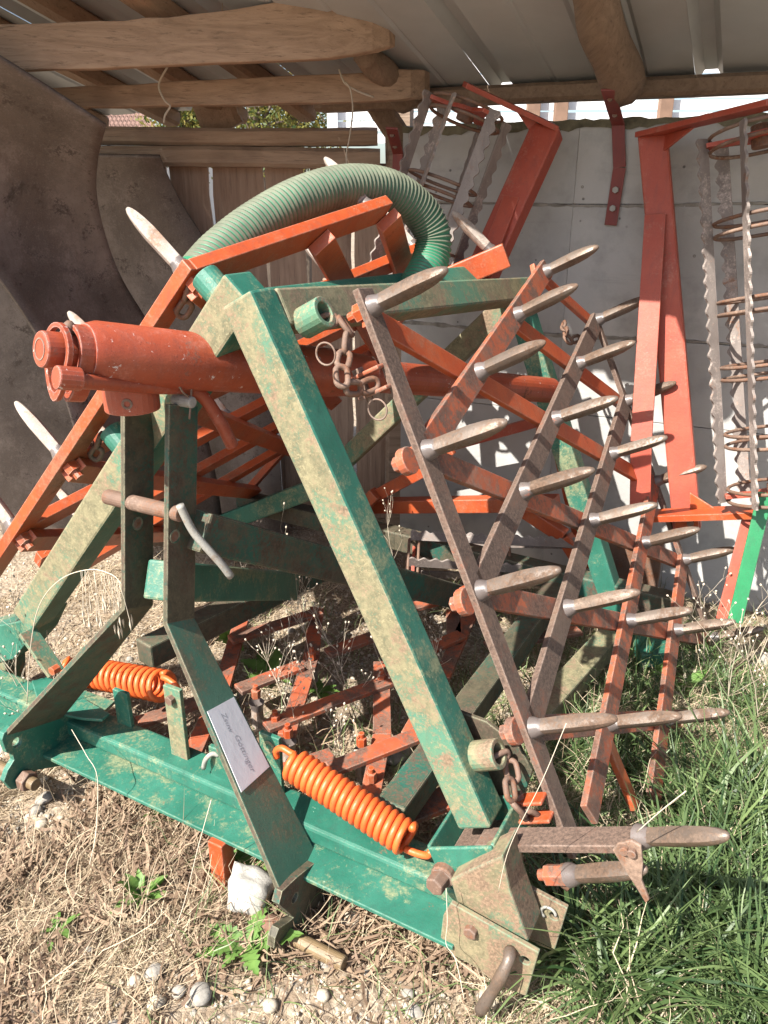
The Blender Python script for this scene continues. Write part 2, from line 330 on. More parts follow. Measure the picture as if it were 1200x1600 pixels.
def fast_mesh(name, V, F, tone=None, smooth=False):
    """numpy vertices and equal-sided faces"""
    me = bpy.data.meshes.new(name); k = F.shape[1]
    me.vertices.add(len(V)); me.vertices.foreach_set('co', V.astype(np.float32).ravel())
    me.loops.add(F.size); me.loops.foreach_set('vertex_index', F.astype(np.int32).ravel())
    me.polygons.add(len(F)); me.polygons.foreach_set('loop_start', np.arange(0, F.size, k, dtype=np.int32))
    me.update(calc_edges=True)
    if tone is not None:
        at = me.attributes.new('tone', 'FLOAT', 'POINT'); at.data.foreach_set('value', tone.astype(np.float32))
    if smooth: me.polygons.foreach_set('use_smooth', [True] * len(me.polygons))
    me.validate(); return me

# ================================================================== THE SETTING
def gz(x, y):
    return 0.014 * math.sin(2.1 * x + 0.7) * math.cos(1.7 * y) + 0.008 * math.sin(5.3 * x - 1.1 * y) + 0.006 * math.cos(7.1 * y + 2.3 * x)
gzv = lambda x, y: 0.014 * np.sin(2.1 * x + 0.7) * np.cos(1.7 * y) + 0.008 * np.sin(5.3 * x - 1.1 * y) + 0.006 * np.cos(7.1 * y + 2.3 * x)
def make_ground():
    n = 260; t = np.linspace(-1, 1, n)
    g = np.sign(t) * (np.abs(t) * 3.2 + np.abs(t) ** 9 * 900)
    X, Y = np.meshgrid(g, g + 1.9, indexing='ij')
    near = np.exp(-((X) ** 2 + (Y - 1.9) ** 2) / 60.0)
    Z = gzv(X, Y) * near + rng.normal(0, 0.0035, X.shape) * near
    V = np.stack([X.ravel(), Y.ravel(), Z.ravel()], 1)
    i, j = np.meshgrid(np.arange(n - 1), np.arange(n - 1), indexing='ij'); a = (i * n + j).ravel()
    F = np.stack([a, a + n, a + n + 1, a + 1], 1)
    o = put('ground', fast_mesh('ground', V, F, smooth=True), 'earth', None, Vector((0, 0, 0)), 'structure')
    o['label'] = 'stony brown earth covered with dry grass and gravel'
make_ground()

# ---- concrete wall behind the machine
WALL_N = 2.95
def wcoord(px, py, n): return at_n(px, py, n).dot(Wx)
def wp(w, n, z): return Wx * w + Nx * n + Zx * z
w_start = wcoord(628, 400, WALL_N); w_end = w_start + 3.9
z_top = at_n(960, 189, WALL_N).z; z_j1 = at_n(900, 319, WALL_N).z; z_j2 = at_n(1000, 530, WALL_N).z
wall = thing('concrete_wall', wp((w_start + w_end) / 2, WALL_N + 0.1, 0), 'grey cast concrete wall with board marks behind the machinery', 'wall')
MB().box(wp((w_start + w_end) / 2, WALL_N + 0.153, z_top / 2 - 0.15), Wx * (w_end - w_start) / 2, Nx * 0.11, Zx * (z_top / 2 + 0.14)).build('wall_core', 'concrete', wall)
zs = [-0.3, z_j2 - 0.3, z_j2 , z_j1, z_top]
for row in range(4):
    w = w_start; k = 0
    while w < w_end - 0.01:
        wd = (0.66, 0.98, 0.98, 0.98, 0.98)[k] if row < 3 else (0.66, 0.98, 0.98, 0.98, 0.98)[k]
        w2 = min(w + wd, w_end); g = 0.0002
        off = random.uniform(-0.0012, 0.0012)
        MB().box(wp((w + w2) / 2, WALL_N + 0.022 + off, (zs[row] + zs[row + 1]) / 2), Wx * ((w2 - w) / 2 - g), Nx * 0.022, Zx * ((zs[row + 1] - zs[row]) / 2 - 0.0012)).build('wall_panel', 'concrete', wall, bevel=0.002)
        w = w2; k += 1
def rough_strip(name, mat, z, h, out, seed):
    rr = random.Random(seed); m = MB(); n = 170; vs = []
    for i in range(n + 1):
        w = w_start + (w_end - w_start) * i / n; a = h * rr.uniform(0.3, 1.0); o = out * rr.uniform(0.2, 1.0)
        for dz, dn in ((a, 0.004), (a * 0.5, -o), (-a * 0.6, -o * 0.6), (-a, 0.004)): vs.append(wp(w, WALL_N + dn, z + dz + 0.006 * math.sin(w * 5 + seed)))
    fs = [(i * 4 + k, i * 4 + k + 1, i * 4 + k + 5, i * 4 + k + 4) for i in range(n) for k in range(3)]
    m.add(vs, fs).build(name, mat, wall)
rough_strip('pour_joint', 'joint', z_j1, 0.010, 0.006, 1); rough_strip('pour_joint', 'joint', z_j2, 0.014, 0.008, 2)
m = MB(); n = 150; vs = []
for i in range(n + 1):
    w = w_start + (w_end - w_start) * i / n; h = random.uniform(0.002, 0.012)
    vs += [wp(w, WALL_N - 0.006, z_top - 0.012 - random.uniform(0, 0.02)), wp(w, WALL_N - 0.004, z_top + h), wp(w, WALL_N + 0.12, z_top + random.uniform(0, 0.02)), wp(w, WALL_N + 0.24, z_top + 0.005)]
m.add(vs, [(i * 4 + k, i * 4 + k + 4, i * 4 + k + 5, i * 4 + k + 1) for i in range(n) for k in range(3)]).build('rough_wall_crown', 'moss', wall)
for px, py in ((910, 292), (1085, 400), (1010, 600)):
    p = at_n(px, max(py, 220), WALL_N); MB().ringtube(p - Nx * 0.002, p + Nx * 0.004, 0.005, 0.002, 10).build('tie_hole', 'joint', wall)

# ---- lean-to roof
SL = math.tan(R_(13)); Z_EAVE = at_n(1000, 118, WALL_N).z
def rz(n): return Z_EAVE + SL * (WALL_N - n)
N_OUT = 1.85
def n_out(w): return max(0.2, min(N_OUT, N_OUT + 3.0 * (w + 1.5)))  # unseen eave outline, drawn out at left to shade the mouldboards and planks
roof = thing('lean_to_roof', wp(0, WALL_N, Z_EAVE), 'grey profiled metal lean-to roof on wooden rafters above the machinery', 'roof')
w0 = wcoord(1085, 118, WALL_N) - 0.68 * 7
for s_ in range(11):
    a = w0 + 0.68 * s_; prof = [(0, 0.0), (0.022, 0.034), (0.062, 0.034), (0.084, 0.0)]
    for q in (1, 2, 3): prof += [(0.084 + q * 0.149 - 0.012, 0.0), (0.084 + q * 0.149, 0.006), (0.084 + q * 0.149 + 0.012, 0.0)]
    prof += [(0.68, 0.0)]; m = MB(); K = len(prof); rows = 7; vs = []
    for j in range(rows):
        for (u, h) in prof:
            nn = 3.03 - (3.03 - n_out(a + u)) * j / (rows - 1); vs.append(wp(a + u, nn, rz(nn) + h + 0.002 * math.sin(u * 9 + j * 1.3 + s_)))
    fs = [(j * K + k, j * K + k + 1, (j + 1) * K + k + 1, (j + 1) * K + k) for j in range(rows - 1) for k in range(K - 1)]
    o = m.add(vs, fs).build('roof_sheet', 'sheet', roof); sd = o.modifiers.new('t', 'SOLIDIFY'); sd.thickness = 0.0015; sd.offset = 1
# wall plate of rough half-round timber under the sheets
def timber(name, p0, p1, w, h, wdir, mat, parent, bow=0.012, seed=0, n=14):
    """a sawn or split timber with uneven edges"""
    rr = random.Random(seed); p0, p1 = Vector(p0), Vector(p1); d = (p1 - p0); dn = d.normalized()
    wd = Vector(wdir); wd = (wd - dn * wd.dot(dn)).normalized(); hd = dn.cross(wd); m = MB(); vs = []
    ph = rr.uniform(0, 6)
    for i in range(n + 1):
        t = i / n; c = p0 + d * t + hd * bow * math.sin(t * 5 + ph); ww = w * (1 + rr.uniform(-0.05, 0.05)); hh = h * (1 + rr.uniform(-0.04, 0.04))
        for a, b in ((-.5, -.32), (-.36, -.5), (.36, -.5), (.5, -.3), (.5, .32), (.34, .5), (-.36, .5), (-.5, .3)):
            vs.append(c + wd * ww * a * (1 + rr.uniform(-0.03, 0.03)) + hd * hh * b)
    fs = [(i * 8 + k, i * 8 + (k + 1) % 8, (i + 1) * 8 + (k + 1) % 8, (i + 1) * 8 + k) for i in range(n) for k in range(8)]
    fs += [tuple(range(7, -1, -1)), tuple(n * 8 + k for k in range(8))]
    return m.add(vs, fs).build(name, mat, parent)
zb0, zb1 = at_n(1000, 150, WALL_N - 0.05).z, at_n(1000, 119, WALL_N - 0.05).z
timber('wall_plate', wp(w_start - 0.35, WALL_N, (zb0 + zb1) / 2 - 0.004), wp(w_end, WALL_N, (zb0 + zb1) / 2 - 0.004), 0.10, zb1 - zb0, Nx, 'wood_log', roof, 0.008, 3, 40)
def rafter_log(px, py, n_end, dia, mat, seed, n_o=N_OUT):
    rr = random.Random(seed); w = wcoord(px, py, n_end); m = MB(); pts = []; rad = []
    for i in range(16):
        nn = n_end - (n_end - n_o) * i / 15; r = dia / 2 * (1 - 0.30 * i / 15 + 0.025 * math.sin(i * 1.1 + seed) + rr.uniform(-.02, .02))
        pts.append(wp(w + 0.006 * math.sin(i * 0.7 + seed), nn, rz(nn) - r - 0.006)); rad.append(r)
    m.tube(pts, rad, 12); return m.build('rafter', mat, roof, smooth=True), w
raft, w_r = rafter_log(968, 170, 2.80, 0.135, 'wood_log', 1)
rafter_log(632, 190, 2.84, 0.11, 'wood_log', 2, 2.52)
for k, px in enumerate((120, 235, 345, 455)):
    w = wcoord(px, 120, 2.9)
    timber('rafter', wp(w, 3.02, rz(3.02) - 0.036), wp(w, min(1.5, n_out(w)), rz(min(1.5, n_out(w))) - 0.036), 0.075, 0.062, Wx, 'wood_raft', roof, 0.004, k + 20)
# dark red steel bracket from rafter to wall
def bracket(w, n_top, px, pys, seed):
    pts = [at_n(px[i], pys[i], n_top + (WALL_N - 0.012 - n_top) * min(1, i / 1.0 if i < 2 else 1)) for i in range(len(px))]
    br = None
    m = MB()
    for i in range(len(pts) - 1): m.bar(pts[i], pts[i + 1], Wx, 0.042, 0.007)
    br = m.build('rafter_bracket', 'dark_red', roof, 0.0015)
    for q in (0.3, 0.62):
        p = pts[-1].lerp(pts[-2], q); MB().cyl(p - Nx * 0.018, p - Nx * 0.003, 0.011, 6).build('bolt', 'galv', br, 0.001)
    for q in (0.25, 0.7):
        p = pts[0].lerp(pts[1], q); MB().cyl(p - Nx * 0.016, p - Nx * 0.003, 0.009, 6).build('bolt', 'rust', br, 0.001)
bracket(w_r, 2.66, (950, 966, 968, 954), (140, 195, 262, 352), 1)
bracket(w_r, 2.70, (612, 622, 620, 618), (200, 240, 300, 372), 2)

# ---- board fence on the left under the roof
FY = 3.45
fence = thing('board_fence', Vector((-0.7, FY, 0)), 'weathered upright board fence under a cracked log beam, left of the concrete wall', 'fence')
xs = [40, 110, 185, 262, 327, 413, 480, 548, 604]
for k in range(len(xs) - 1):
    a = at_y(xs[k], 300, FY); b = at_y(xs[k + 1], 300, FY); zt = at_y(300, 255, FY).z
    g = 0.012 if k in (4, 5) else 0.006
    timber('fence_board', Vector(((a.x + b.x) / 2, FY + 0.03 + random.uniform(-.006, .006), -0.1)), Vector(((a.x + b.x) / 2 + random.uniform(-.008, .008), FY + 0.03, zt)), (b.x - a.x) - g * 2, 0.028, (1, 0, 0), 'wood_fence', fence, 0.003, 40 + k)
p0, p1 = at_y(60, 214, FY - 0.03), at_y(590, 220, FY - 0.03)
zt, zc, zb = at_y(400, 200, FY).z, at_y(400, 229, FY).z, at_y(400, 262, FY).z
timber('beam_upper_half', (p0.x, FY - 0.02, (zt + zc) / 2 + 0.002), (p1.x, FY - 0.02, (zt + zc) / 2), 0.11, zt - zc - 0.004, (0, 1, 0), 'wood_beam', fence, 0.004, 51, 26)
timber('beam_lower_half', (p0.x, FY - 0.025, (zc + zb) / 2 - 0.002), (p1.x + 0.01, FY - 0.025, (zc + zb) / 2 - 0.004), 0.12, zc - zb - 0.004, (0, 1, 0), 'wood_beam', fence, 0.004, 52, 26)
pp = at_y(624, 200, FY - 0.02)
timber('corner_post', (pp.x, FY, -0.1), (pp.x, FY, at_y(600, 150, FY).z), 0.11, 0.11, (1, 0, 0), 'wood_beam', fence, 0.006, 53)
b0, b1 = at_y(575, 140, FY - 0.12), at_y(636, 232, FY - 0.12)
timber('brace_board', b0, b1, 0.09, 0.03, Vector((1, 0, 0.5)), 'wood_log', fence, 0.0, 54)
b0, b1 = at_y(330, 190, FY - 0.1), at_y(300, 120, FY - 0.1)
timber('brace_board', at_y(352, 205, FY + 0.02), at_y(322, 140, FY + 0.02), 0.16, 0.05, (1, 0, 0), 'wood_raft', fence, 0.0, 55)

# ---- loose planks slung under the roof, twine round them
def plank(name, pxs, tops, bots, y0, y1, th, label, seed):
    rr = random.Random(seed); m = MB(); n = 26; vs = []
    for i in range(n + 1):
        t = i / n; k = t * (len(pxs) - 1); a = min(int(k), len(pxs) - 2); f = k - a
        px = pxs[a] * (1 - f) + pxs[a + 1] * f; tp = tops[a] * (1 - f) + tops[a + 1] * f; bt = bots[a] * (1 - f) + bots[a + 1] * f
        y = y0 + (y1 - y0) * t
        A = at_y(px, tp + rr.uniform(-1.5, 1.5), y); B = at_y(px, bt + rr.uniform(-0.8, 0.8), y)
        for p in (A, B): vs += [p, p + Vector((0.02, th, 0.0))]
    fs = []
    for i in range(n):
        q = i * 4
        for a, b in ((0, 2), (2, 3), (3, 1), (1, 0)): fs.append((q + a, q + b, q + 4 + b, q + 4 + a))
    fs += [(0, 1, 3, 2), (n * 4, n * 4 + 2, n * 4 + 3, n * 4 + 1)]
    return tag(m.add(vs, fs).build(name, 'wood_plank', None, 0.004), label, 'plank')
plank('hanging_plank', (-260, 0, 180, 330, 500, 580, 608), (60, 37, 32, 20, -8, -28, -36), (122, 111, 106, 99, 93, 80, 71), 2.50, 2.74, 0.035, 'wide wavy-edged plank slung highest under the roof at top left', 1)
plank('hanging_plank', (-20, 75, 240, 400, 540, 640, 664), (145, 137, 129, 121, 114, 107, 109), (176, 168, 166, 163, 160, 154, 151), 2.76, 2.97, 0.05, 'narrow pale plank tied up with twine below the wide plank', 2)
def twine(name, pts, r, label):
    return tag(MB().tube(curve(pts, 5), r, 6).build(name, 'twine', None, smooth=True), label, 'twine')
T = lambda x, y, d: at_y(x, y, 2.74 + (d - 2.25) * 0.57 if d > 2.29 else 2.48 + (d - 1.75) * 0.6)
twine('twine_tie', [T(262, 104, 2.30), T(250, 126, 2.33), T(249, 140, 2.335), T(258, 158, 2.34), T(266, 166, 2.36), T(258, 180, 2.36), T(256, 192, 2.36)], 0.0035, 'short twine loop round the narrow plank at its left')
twine('twine_tie', [T(530, 108, 2.48), T(533, 118, 2.465), T(540, 131, 2.465), T(560, 143, 2.47), T(584, 152, 2.48)], 0.0035, 'twine knot with loose end on the right half of the narrow plank')
twine('twine_strand', [T(540, 128, 2.46), T(548, 142, 2.46), T(551, 175, 2.47), T(546, 215, 2.48), T(541, 245, 2.48), T(546, 280, 2.48)], 0.0025, 'thin twine strand hanging down in front of the log beam')
twine('twine_strand', [T(348, -14, 2.20), T(347, 20, 2.20), T(346, 50, 2.20)], 0.002, 'single pale twine strand hanging over the wide plank')
twine('twine_strand', [T(411, -14, 2.24), T(413, 2, 2.24), T(415, 15, 2.24)], 0.002, 'shortest twine end at the top edge of the wide plank')

# ---- beyond the shed
def screen(name, x0, x1, y, z0, z1, step, posts, label, postmat):
    t = thing(name, Vector(((x0 + x1) / 2, y, z0)), label, 'screen')
    z = z0 + step / 2; 
    while z < z1:
        a = x0; 
        for b in [p for p in posts if x0 < p < x1] + [x1]:
            MB().box(((a + b) / 2, y, z + random.uniform(-.004, .004)), (( b - a) / 2 - 0.004, 0, 0), (0, 0.012, 0), (0, 0, step * 0.40)).build('slat', 'white', t); a = b
        z += step
    for p in posts:
        MB().box((p, y - 0.05, (z0 + z1) / 2 + .05), (0.045, 0, 0), (0, 0.03, 0), (0, 0, (z1 - z0) / 2 + 0.05)).build('post', postmat, t, 0.004)
    MB().box(((x0 + x1) / 2, y + 0.05, z1 + 0.03), ((x1 - x0) / 2, 0, 0), (0, 0.04, 0), (0, 0, 0.03)).build('top_rail', 'white', t)
    return t
ys = 6.0; zc_ = lambda py, y: at_y(800, py, y).z
screen('slatted_screen', at_y(628, 160, ys).x, at_y(1500, 160, ys).x, ys, zc_(230, ys), zc_(95, ys), 0.075, [at_y(x, 160, ys).x for x in (832, 875, 1037, 1300)], 'white slatted screen with brown posts seen over the concrete wall', 'brownpost')
ys = 7.5
screen('slatted_screen', at_y(522, 180, ys).x, at_y(640, 180, ys).x, ys, zc_(225, ys), zc_(140, ys), 0.09, [at_y(520, 180, ys).x], 'white slatted balcony rail with white post left of the wall', 'white')
# house with brown tiled roof
hy = 13.0; ha, hb = at_y(60, 180, hy), at_y(246, 195, hy)
house = thing('neighbour_house', Vector(((ha.x + hb.x) / 2, hy + 2, 0)), 'pale house with brown tiled roof beyond the fence at far left', 'house')
ze = at_y(200, 205, hy).z
MB().box(((ha.x + hb.x) / 2 - 1, hy + 3, ze / 2), ((hb.x - ha.x) / 2 + 0.7, 0, 0), (0, 2.6, 0), (0, 0, ze / 2)).build('wall', 'render', house)
m = MB(); vs = []; fs = []
rows, cols = 22, 60; x0, x1 = ha.x - 2.2, hb.x
for j in range(rows):
    for e in (0, 1):
        t = (j + e) / rows; 
        for i in range(cols * 3 + 1):
            u = i / (cols * 3); xr = x1 - t * 1.5 if True else x1
            vs.append((x0 + (xr - x0) * u, hy + t * 2.6, ze + t * 1.5 + (0.035 if e == 0 else -0.005) + 0.03 * math.sin(u * cols * 2 * math.pi)))
c3 = cols * 3 + 1
for j in range(rows * 2 - 1):
    for i in range(cols * 3): fs.append((j * c3 + i, j * c3 + i + 1, (j + 1) * c3 + i + 1, (j + 1) * c3 + i))
rf = m.add(vs, fs).build('roof', 'tile', house); rf['label'] = 'brown interlocking tile roof slope'
MB().tube([(x0, hy - 0.06, ze - 0.03), (x1 + 0.1, hy - 0.06, ze - 0.03)], 0.07, 10).build('gutter', 'white', house, smooth=True)
for px in (90, 150, 210):
    c = at_y(px, 300, hy + 0.38); w_ = MB().box((c.x, hy + 0.385, 1.9), (0.4, 0, 0), (0, 0.03, 0), (0, 0, 0.5)).build('window', 'white', house); MB().box((c.x, hy + 0.35, 1.9), (0.33, 0, 0), (0, 0.012, 0), (0, 0, 0.43)).build('pane', 'glassdark', w_)
def tree(px, py, y, rx, rz_, n, label, seed):
    rs = np.random.default_rng(seed); c = at_y(px, py, y); t = thing('garden_tree', Vector((c.x, y, 0)), label, 'tree')
    m = MB(); m.tube(curve([(c.x, y, 0), (c.x + .05, y, c.z * 0.5), (c.x, y, c.z), (c.x + 0.1, y, c.z + rz_ * 0.6)], 5), [0.11 - 0.005 * i for i in range(16)], 8)
    for k in range(12):
        a = rs.uniform(0, 6.28); q = Vector((math.cos(a) * rx * .8, math.sin(a) * rx * .6, rs.uniform(-.2, .8) * rz_)); b = Vector((c.x, y, c.z - 0.4 + k * 0.06))
        m.tube([b, b.lerp(Vector((c.x, y, c.z)) + q, .5) + Vector((0, 0, .1)), Vector((c.x, y, c.z)) + q], [0.035, 0.022, 0.008], 5)
    m.build('trunk', 'bark', t)
    cl = rs.normal(0, 1, (70, 3)); cl /= np.linalg.norm(cl, axis=1)[:, None]; cl *= rs.uniform(0.35, 1, (70, 1)) * np.array([rx, rx * .8, rz_])
    cen = cl[rs.integers(0, 70, n)] + rs.normal(0, 0.16, (n, 3)); a = rs.normal(0, 1, (n, 3)); a /= np.linalg.norm(a, axis=1)[:, None]
    b = np.cross(a, rs.normal(0, 1, (n, 3))); b /= np.linalg.norm(b, axis=1)[:, None]; s = rs.uniform(0.018, 0.042, (n, 1))
    V = np.stack([cen - a * s, cen + b * s * .5, cen + a * s, cen - b * s * .5], 1).reshape(-1, 3); F = np.arange(n * 4).reshape(-1, 4)
    tone = np.repeat(np.clip(rs.normal(0.45, 0.3, n), 0, 1), 4)
    put('crown', fast_mesh('crown', V, F, tone), 'tree_leaf', t, Vector((c.x, y, c.z)))
tree(292, 180, 9.5, 0.34, 0.55, 4200, 'yellowing leafy tree beyond the fence beside the tiled house', 3)
tree(396, 176, 9.0, 0.40, 0.7, 2600, 'thin yellow-green tree beyond the fence, left of the bare-looking one', 4)
tree(462, 178, 10.0, 0.60, 0.8, 3600, 'sparse grey-green tree beyond the fence beside the white balcony', 5)

# ================================================================== THE FOLDED HARROW
from mathutils.geometry import tessellate_polygon
def plate_h(m, poly, holes, nrm, th):
    """plate with round holes: poly and holes are lists of points in one plane"""
    nrm = Vector(nrm).normalized(); loops = [[Vector(p) for p in poly]] + [[Vector(p) for p in h] for h in holes]
    flat = [p for lp in loops for p in lp]; tris = tessellate_polygon(loops); n = len(flat)
    vs = flat + [p + nrm * th for p in flat]; fs = []
    for t in tris:
        a, b, c = t
        if (flat[b] - flat[a]).cross(flat[c] - flat[a]).dot(nrm) > 0: a, c = c, a
        fs += [(a, b, c), (c + n, b + n, a + n)]
    k = 0
    for lp in loops:
        q = len(lp); ar = Vector((0, 0, 0))
        for i in range(q): ar += lp[i].cross(lp[(i + 1) % q])
        flip = (ar.dot(nrm) > 0) != (k > 0)
        for i in range(q):
            a, b = k + i, k + (i + 1) % q
            fs.append((a, b, b + n, a + n) if flip else (b, a, a + n, b + n))
        k += q
    return m.add(vs, fs)
def circ(c, u, v, r, n=14): return [c + (u * math.cos(2 * math.pi * k / n) + v * math.sin(2 * math.pi * k / n)) * r for k in range(n)]

HAR = thing('folding_harrow', mp(-1.13, 1.5, 0.0), 'green and orange three-section spike harrow with its wings folded up', 'harrow')
H = HAR
def hp(m, name, mat, bevel=0.002, smooth=False, parent=None, label=None):
    o = m.build(name, mat, parent or H, bevel, smooth)
    if label: o['label'] = label
    return o

# ---- headstock: front beam, two mast plates, link plates
hp(MB().box(mp(-1.15, 1.082, 0.132), Lx * 0.76, Rx * 0.099, Zx * 0.005), 'beam_flange', 'green', 0.002)
hp(MB().box(mp(-1.15, 1.108, 0.160), Lx * 0.80, Rx * 0.042, Zx * 0.0225), 'front_beam', 'green', 0.008)
def bent_plate(l, mat, l2, r2a, z2a, r2b, z2b, top):
    f0, b0 = mp(l, 1.078, top), mp(l, 1.158, top - 0.02)
    f1, b1 = mp(l, 1.006, 0.640), mp(l, 1.086, 0.612)
    f2, b2 = mp(l2, r2a, z2a), mp(l2, r2b, z2b)
    pn = (b1 - f1).cross(f2 - f1).normalized(); ray_ = b2 - EYE; b2 = EYE + ray_ * ((f1 - EYE).dot(pn) / ray_.dot(pn))
    th = 0.012
    m = MB(); n1 = -Lx
    d = (f2 - f1); n2 = d.cross(b1 - f1).normalized()
    if n2.dot(n1) < 0: n2 = -n2
    nm = (n1 + n2).normalized(); nm = nm / max(0.5, nm.dot(n1))
    A = [f0, b0, b1, b2, f2, f1]; off = [n1, n1, nm, n2, n2, nm]
    B = [p + o * th for p, o in zip(A, off)]
    vs = A + B
    fs = [(0, 5, 2, 1), (5, 4, 3, 2), (6, 7, 8, 11), (11, 8, 9, 10), (0, 6, 11, 5), (5, 11, 10, 4), (1, 2, 8, 7), (2, 3, 9, 8), (0, 1, 7, 6), (3, 4, 10, 9)]
    m.add(vs, fs); m.mi[1] = 1; o = hp(m, 'mast_plate', [mat, 'green_mid' if l > -1.1 else mat], 0.002); return f1, b1, f2, b2, n2
def lr(p): return p.dot(Rx), p.z
lf, lb = at_l(8, 1152, -1.535), at_l(98, 1122, -1.535)
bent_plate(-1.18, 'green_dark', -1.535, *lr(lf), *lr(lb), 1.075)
rf_, rb_ = at_l(440, 1396, -0.735), at_l(497, 1338, -0.735)
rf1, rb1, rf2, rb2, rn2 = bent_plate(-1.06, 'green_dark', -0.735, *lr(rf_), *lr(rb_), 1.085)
# maker's foil on the right mast arm
def on_arm(t, s): return (rf1.lerp(rf2, t)).lerp(rb1.lerp(rb2, t), s) - rn2 * 0.0012
foil = hp(MB().plate([on_arm(.335, .05), on_arm(.325, .93), on_arm(.615, .93), on_arm(.635, .04)], -rn2, 0.0012), 'maker_foil', 'sticker', 0, label='white foil with worn lettering on the right mast arm')
def lettering(txt, t0, t1, s_mid, size):
    cu = bpy.data.curves.new('txt', 'FONT'); cu.body = txt; cu.size = size; cu.shear = 0.3; cu.align_y = 'CENTER'; cu.extrude = 0.0
    ob = bpy.data.objects.new('txt', cu); COL.objects.link(ob); bpy.context.view_layer.update()
    me = bpy.data.meshes.new_from_object(ob.evaluated_get(bpy.context.evaluated_depsgraph_get())); bpy.data.objects.remove(ob)
    d = (on_arm(t1, s_mid) - on_arm(t0, s_mid)); ln = d.length; d = d.normalized(); nz = -rn2.normalized(); up = nz.cross(d)
    xs_ = [v.co.x for v in me.vertices]; wd = max(xs_) - min(xs_); k = ln / wd
    o0 = on_arm(t0, s_mid) + nz * 0.0015
    for v in me.vertices: v.co = d * ((v.co.x - min(xs_)) * k) + up * (v.co.y * min(k, 1.3))
    me.materials.append(M['ink']); put('foil_lettering', me, None, foil, o0)
lettering('Zsuw', 0.36, 0.44, 0.42, 0.030)
lettering('Göttinger', 0.455, 0.60, 0.50, 0.034)
# link plates with hook ends
pl = [(3, 1156), (6, 1146), (18, 1136), (97, 1112), (171, 1118), (150, 1135), (141, 1189), (56, 1204), (44, 1216), (30, 1232), (18, 1234), (6, 1221), (12, 1204), (22, 1188), (20, 1180), (10, 1176)]
m = MB(); c = at_l(27, 1160, -1.53); plate_h(m, [at_l(x, y, -1.53) for x, y in pl], [circ(c, Rx, Zx, 0.013)], -Lx, 0.016); hp(m, 'link_plate', 'green', 0.002)
pr = [(441, 1393), (464, 1371), (499, 1343), (560, 1322), (600, 1330), (572, 1352), (529, 1391), (505, 1428), (473, 1456), (449, 1478), (428, 1482), (430, 1466), (436, 1451), (452, 1440), (459, 1434), (449, 1425), (436, 1413)]
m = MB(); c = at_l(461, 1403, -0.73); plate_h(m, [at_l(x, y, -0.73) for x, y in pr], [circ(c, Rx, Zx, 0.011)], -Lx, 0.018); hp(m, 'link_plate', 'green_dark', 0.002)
# lower link pins
c = at_l(452, 1462, -0.735)
p = hp(MB().cyl(c - Lx * 0.055, c + Lx * 0.135, 0.0155, 20), 'link_pin', 'pin', 0.003)
hp(MB().cyl(c - Lx * 0.06, c - Lx * 0.018, 0.023, 20), 'pin_collar', 'rust', 0.003, parent=p)
hp(MB().cyl(c + Lx * 0.006, c + Lx * 0.018, 0.020, 20), 'pin_washer', 'rust', 0.002, parent=p)
hp(MB().ringtube(c + Lx * 0.112 - Zx * .0 - Rx * 0.0165, c + Lx * 0.112 - Rx * 0.0135, 0.007, 0.0035, 12), 'pin_eye', 'rust', 0, parent=p)
c = at_l(35, 1216, -1.53)
p = hp(MB().cyl(c - Lx * 0.20, c + Lx * 0.05, 0.0155, 20), 'link_pin', 'pin', 0.002)
hp(MB().cyl(c + Lx * 0.004, c + Lx * 0.030, 0.026, 6), 'pin_nut', 'rust', 0.003, parent=p)
# top pin with bent handle
c = at_l(273, 801, -1.06)
p = hp(MB().cyl(c - Lx * 0.19, c + Lx * 0.018, 0.0165, 20), 'top_pin', 'rust', 0.003)
hd = [at_l(281, 789, -1.035), at_l(289, 806, -1.03), at_l(303, 832, -1.02), at_l(325, 858, -1.00), at_l(345, 880, -0.985), at_l(361, 901, -0.975)]
hp(MB().tube(curve(hd, 4), 0.0085, 10), 'pin_handle', 'galv', 0, True, parent=p)
for (x, y, l) in ((215, 818, -1.18), (273, 838, -1.06)):
    c = at_l(x, y, l); hp(MB().ringtube(c - Lx * 0.010, c + Lx * 0.0012, 0.0145, 0.0115, 16), 'mast_bushing', 'green_dark', 0)
    hp(MB().cyl(c - Lx * 0.004, c + Lx * 0.0006, 0.0112, 16), 'bushing_bore', 'rust', 0)
# strut between the mast plates
hp(MB().bar(mp(-1.12, 1.06, 0.70), mp(-1.30, 1.75, 0.33), Zx, 0.085, 0.075), 'mast_strut', 'green', 0.006)
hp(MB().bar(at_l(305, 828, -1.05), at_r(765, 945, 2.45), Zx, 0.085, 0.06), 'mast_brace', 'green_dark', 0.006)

# ---- orange lifting cylinder on the mast
A0 = mp(-1.12, 0.88, 1.215); A1 = EYE + sight(860, 610) * 2.5; AD = (A1 - A0).normalized(); AL = (A1 - A0).length
AU = (Zx - AD * Zx.dot(AD)).normalized(); AS = AD.cross(AU)
cy = hp(MB().tube([A0 + AD * (AL * t) for t in (0.034, 0.048, 0.40, 0.47)], [0.050, 0.057, 0.055, 0.047], 32), 'lift_cylinder', 'orange_cyl', 0, True)
cy.data.set_sharp_from_angle(angle=R_(40))
hp(MB().tube([A0 + AD * (AL * t) for t in (0.46, 1.0)], 0.040, 24), 'cylinder_rod_tube', 'orange_cyl', 0.003)
hp(MB().tube([A0 + AD * (AL * t) for t in (-0.012, 0.06)], 0.031, 24), 'clevis_pin_boss', 'orange_cyl', 0.004)
hp(MB().ringtube(A0 - AD * (AL * .012 + 0.001), A0 - AD * (AL * .012 - .004), 0.019, 0.0165, 24), 'boss_ring', 'rust', 0)
pear = []
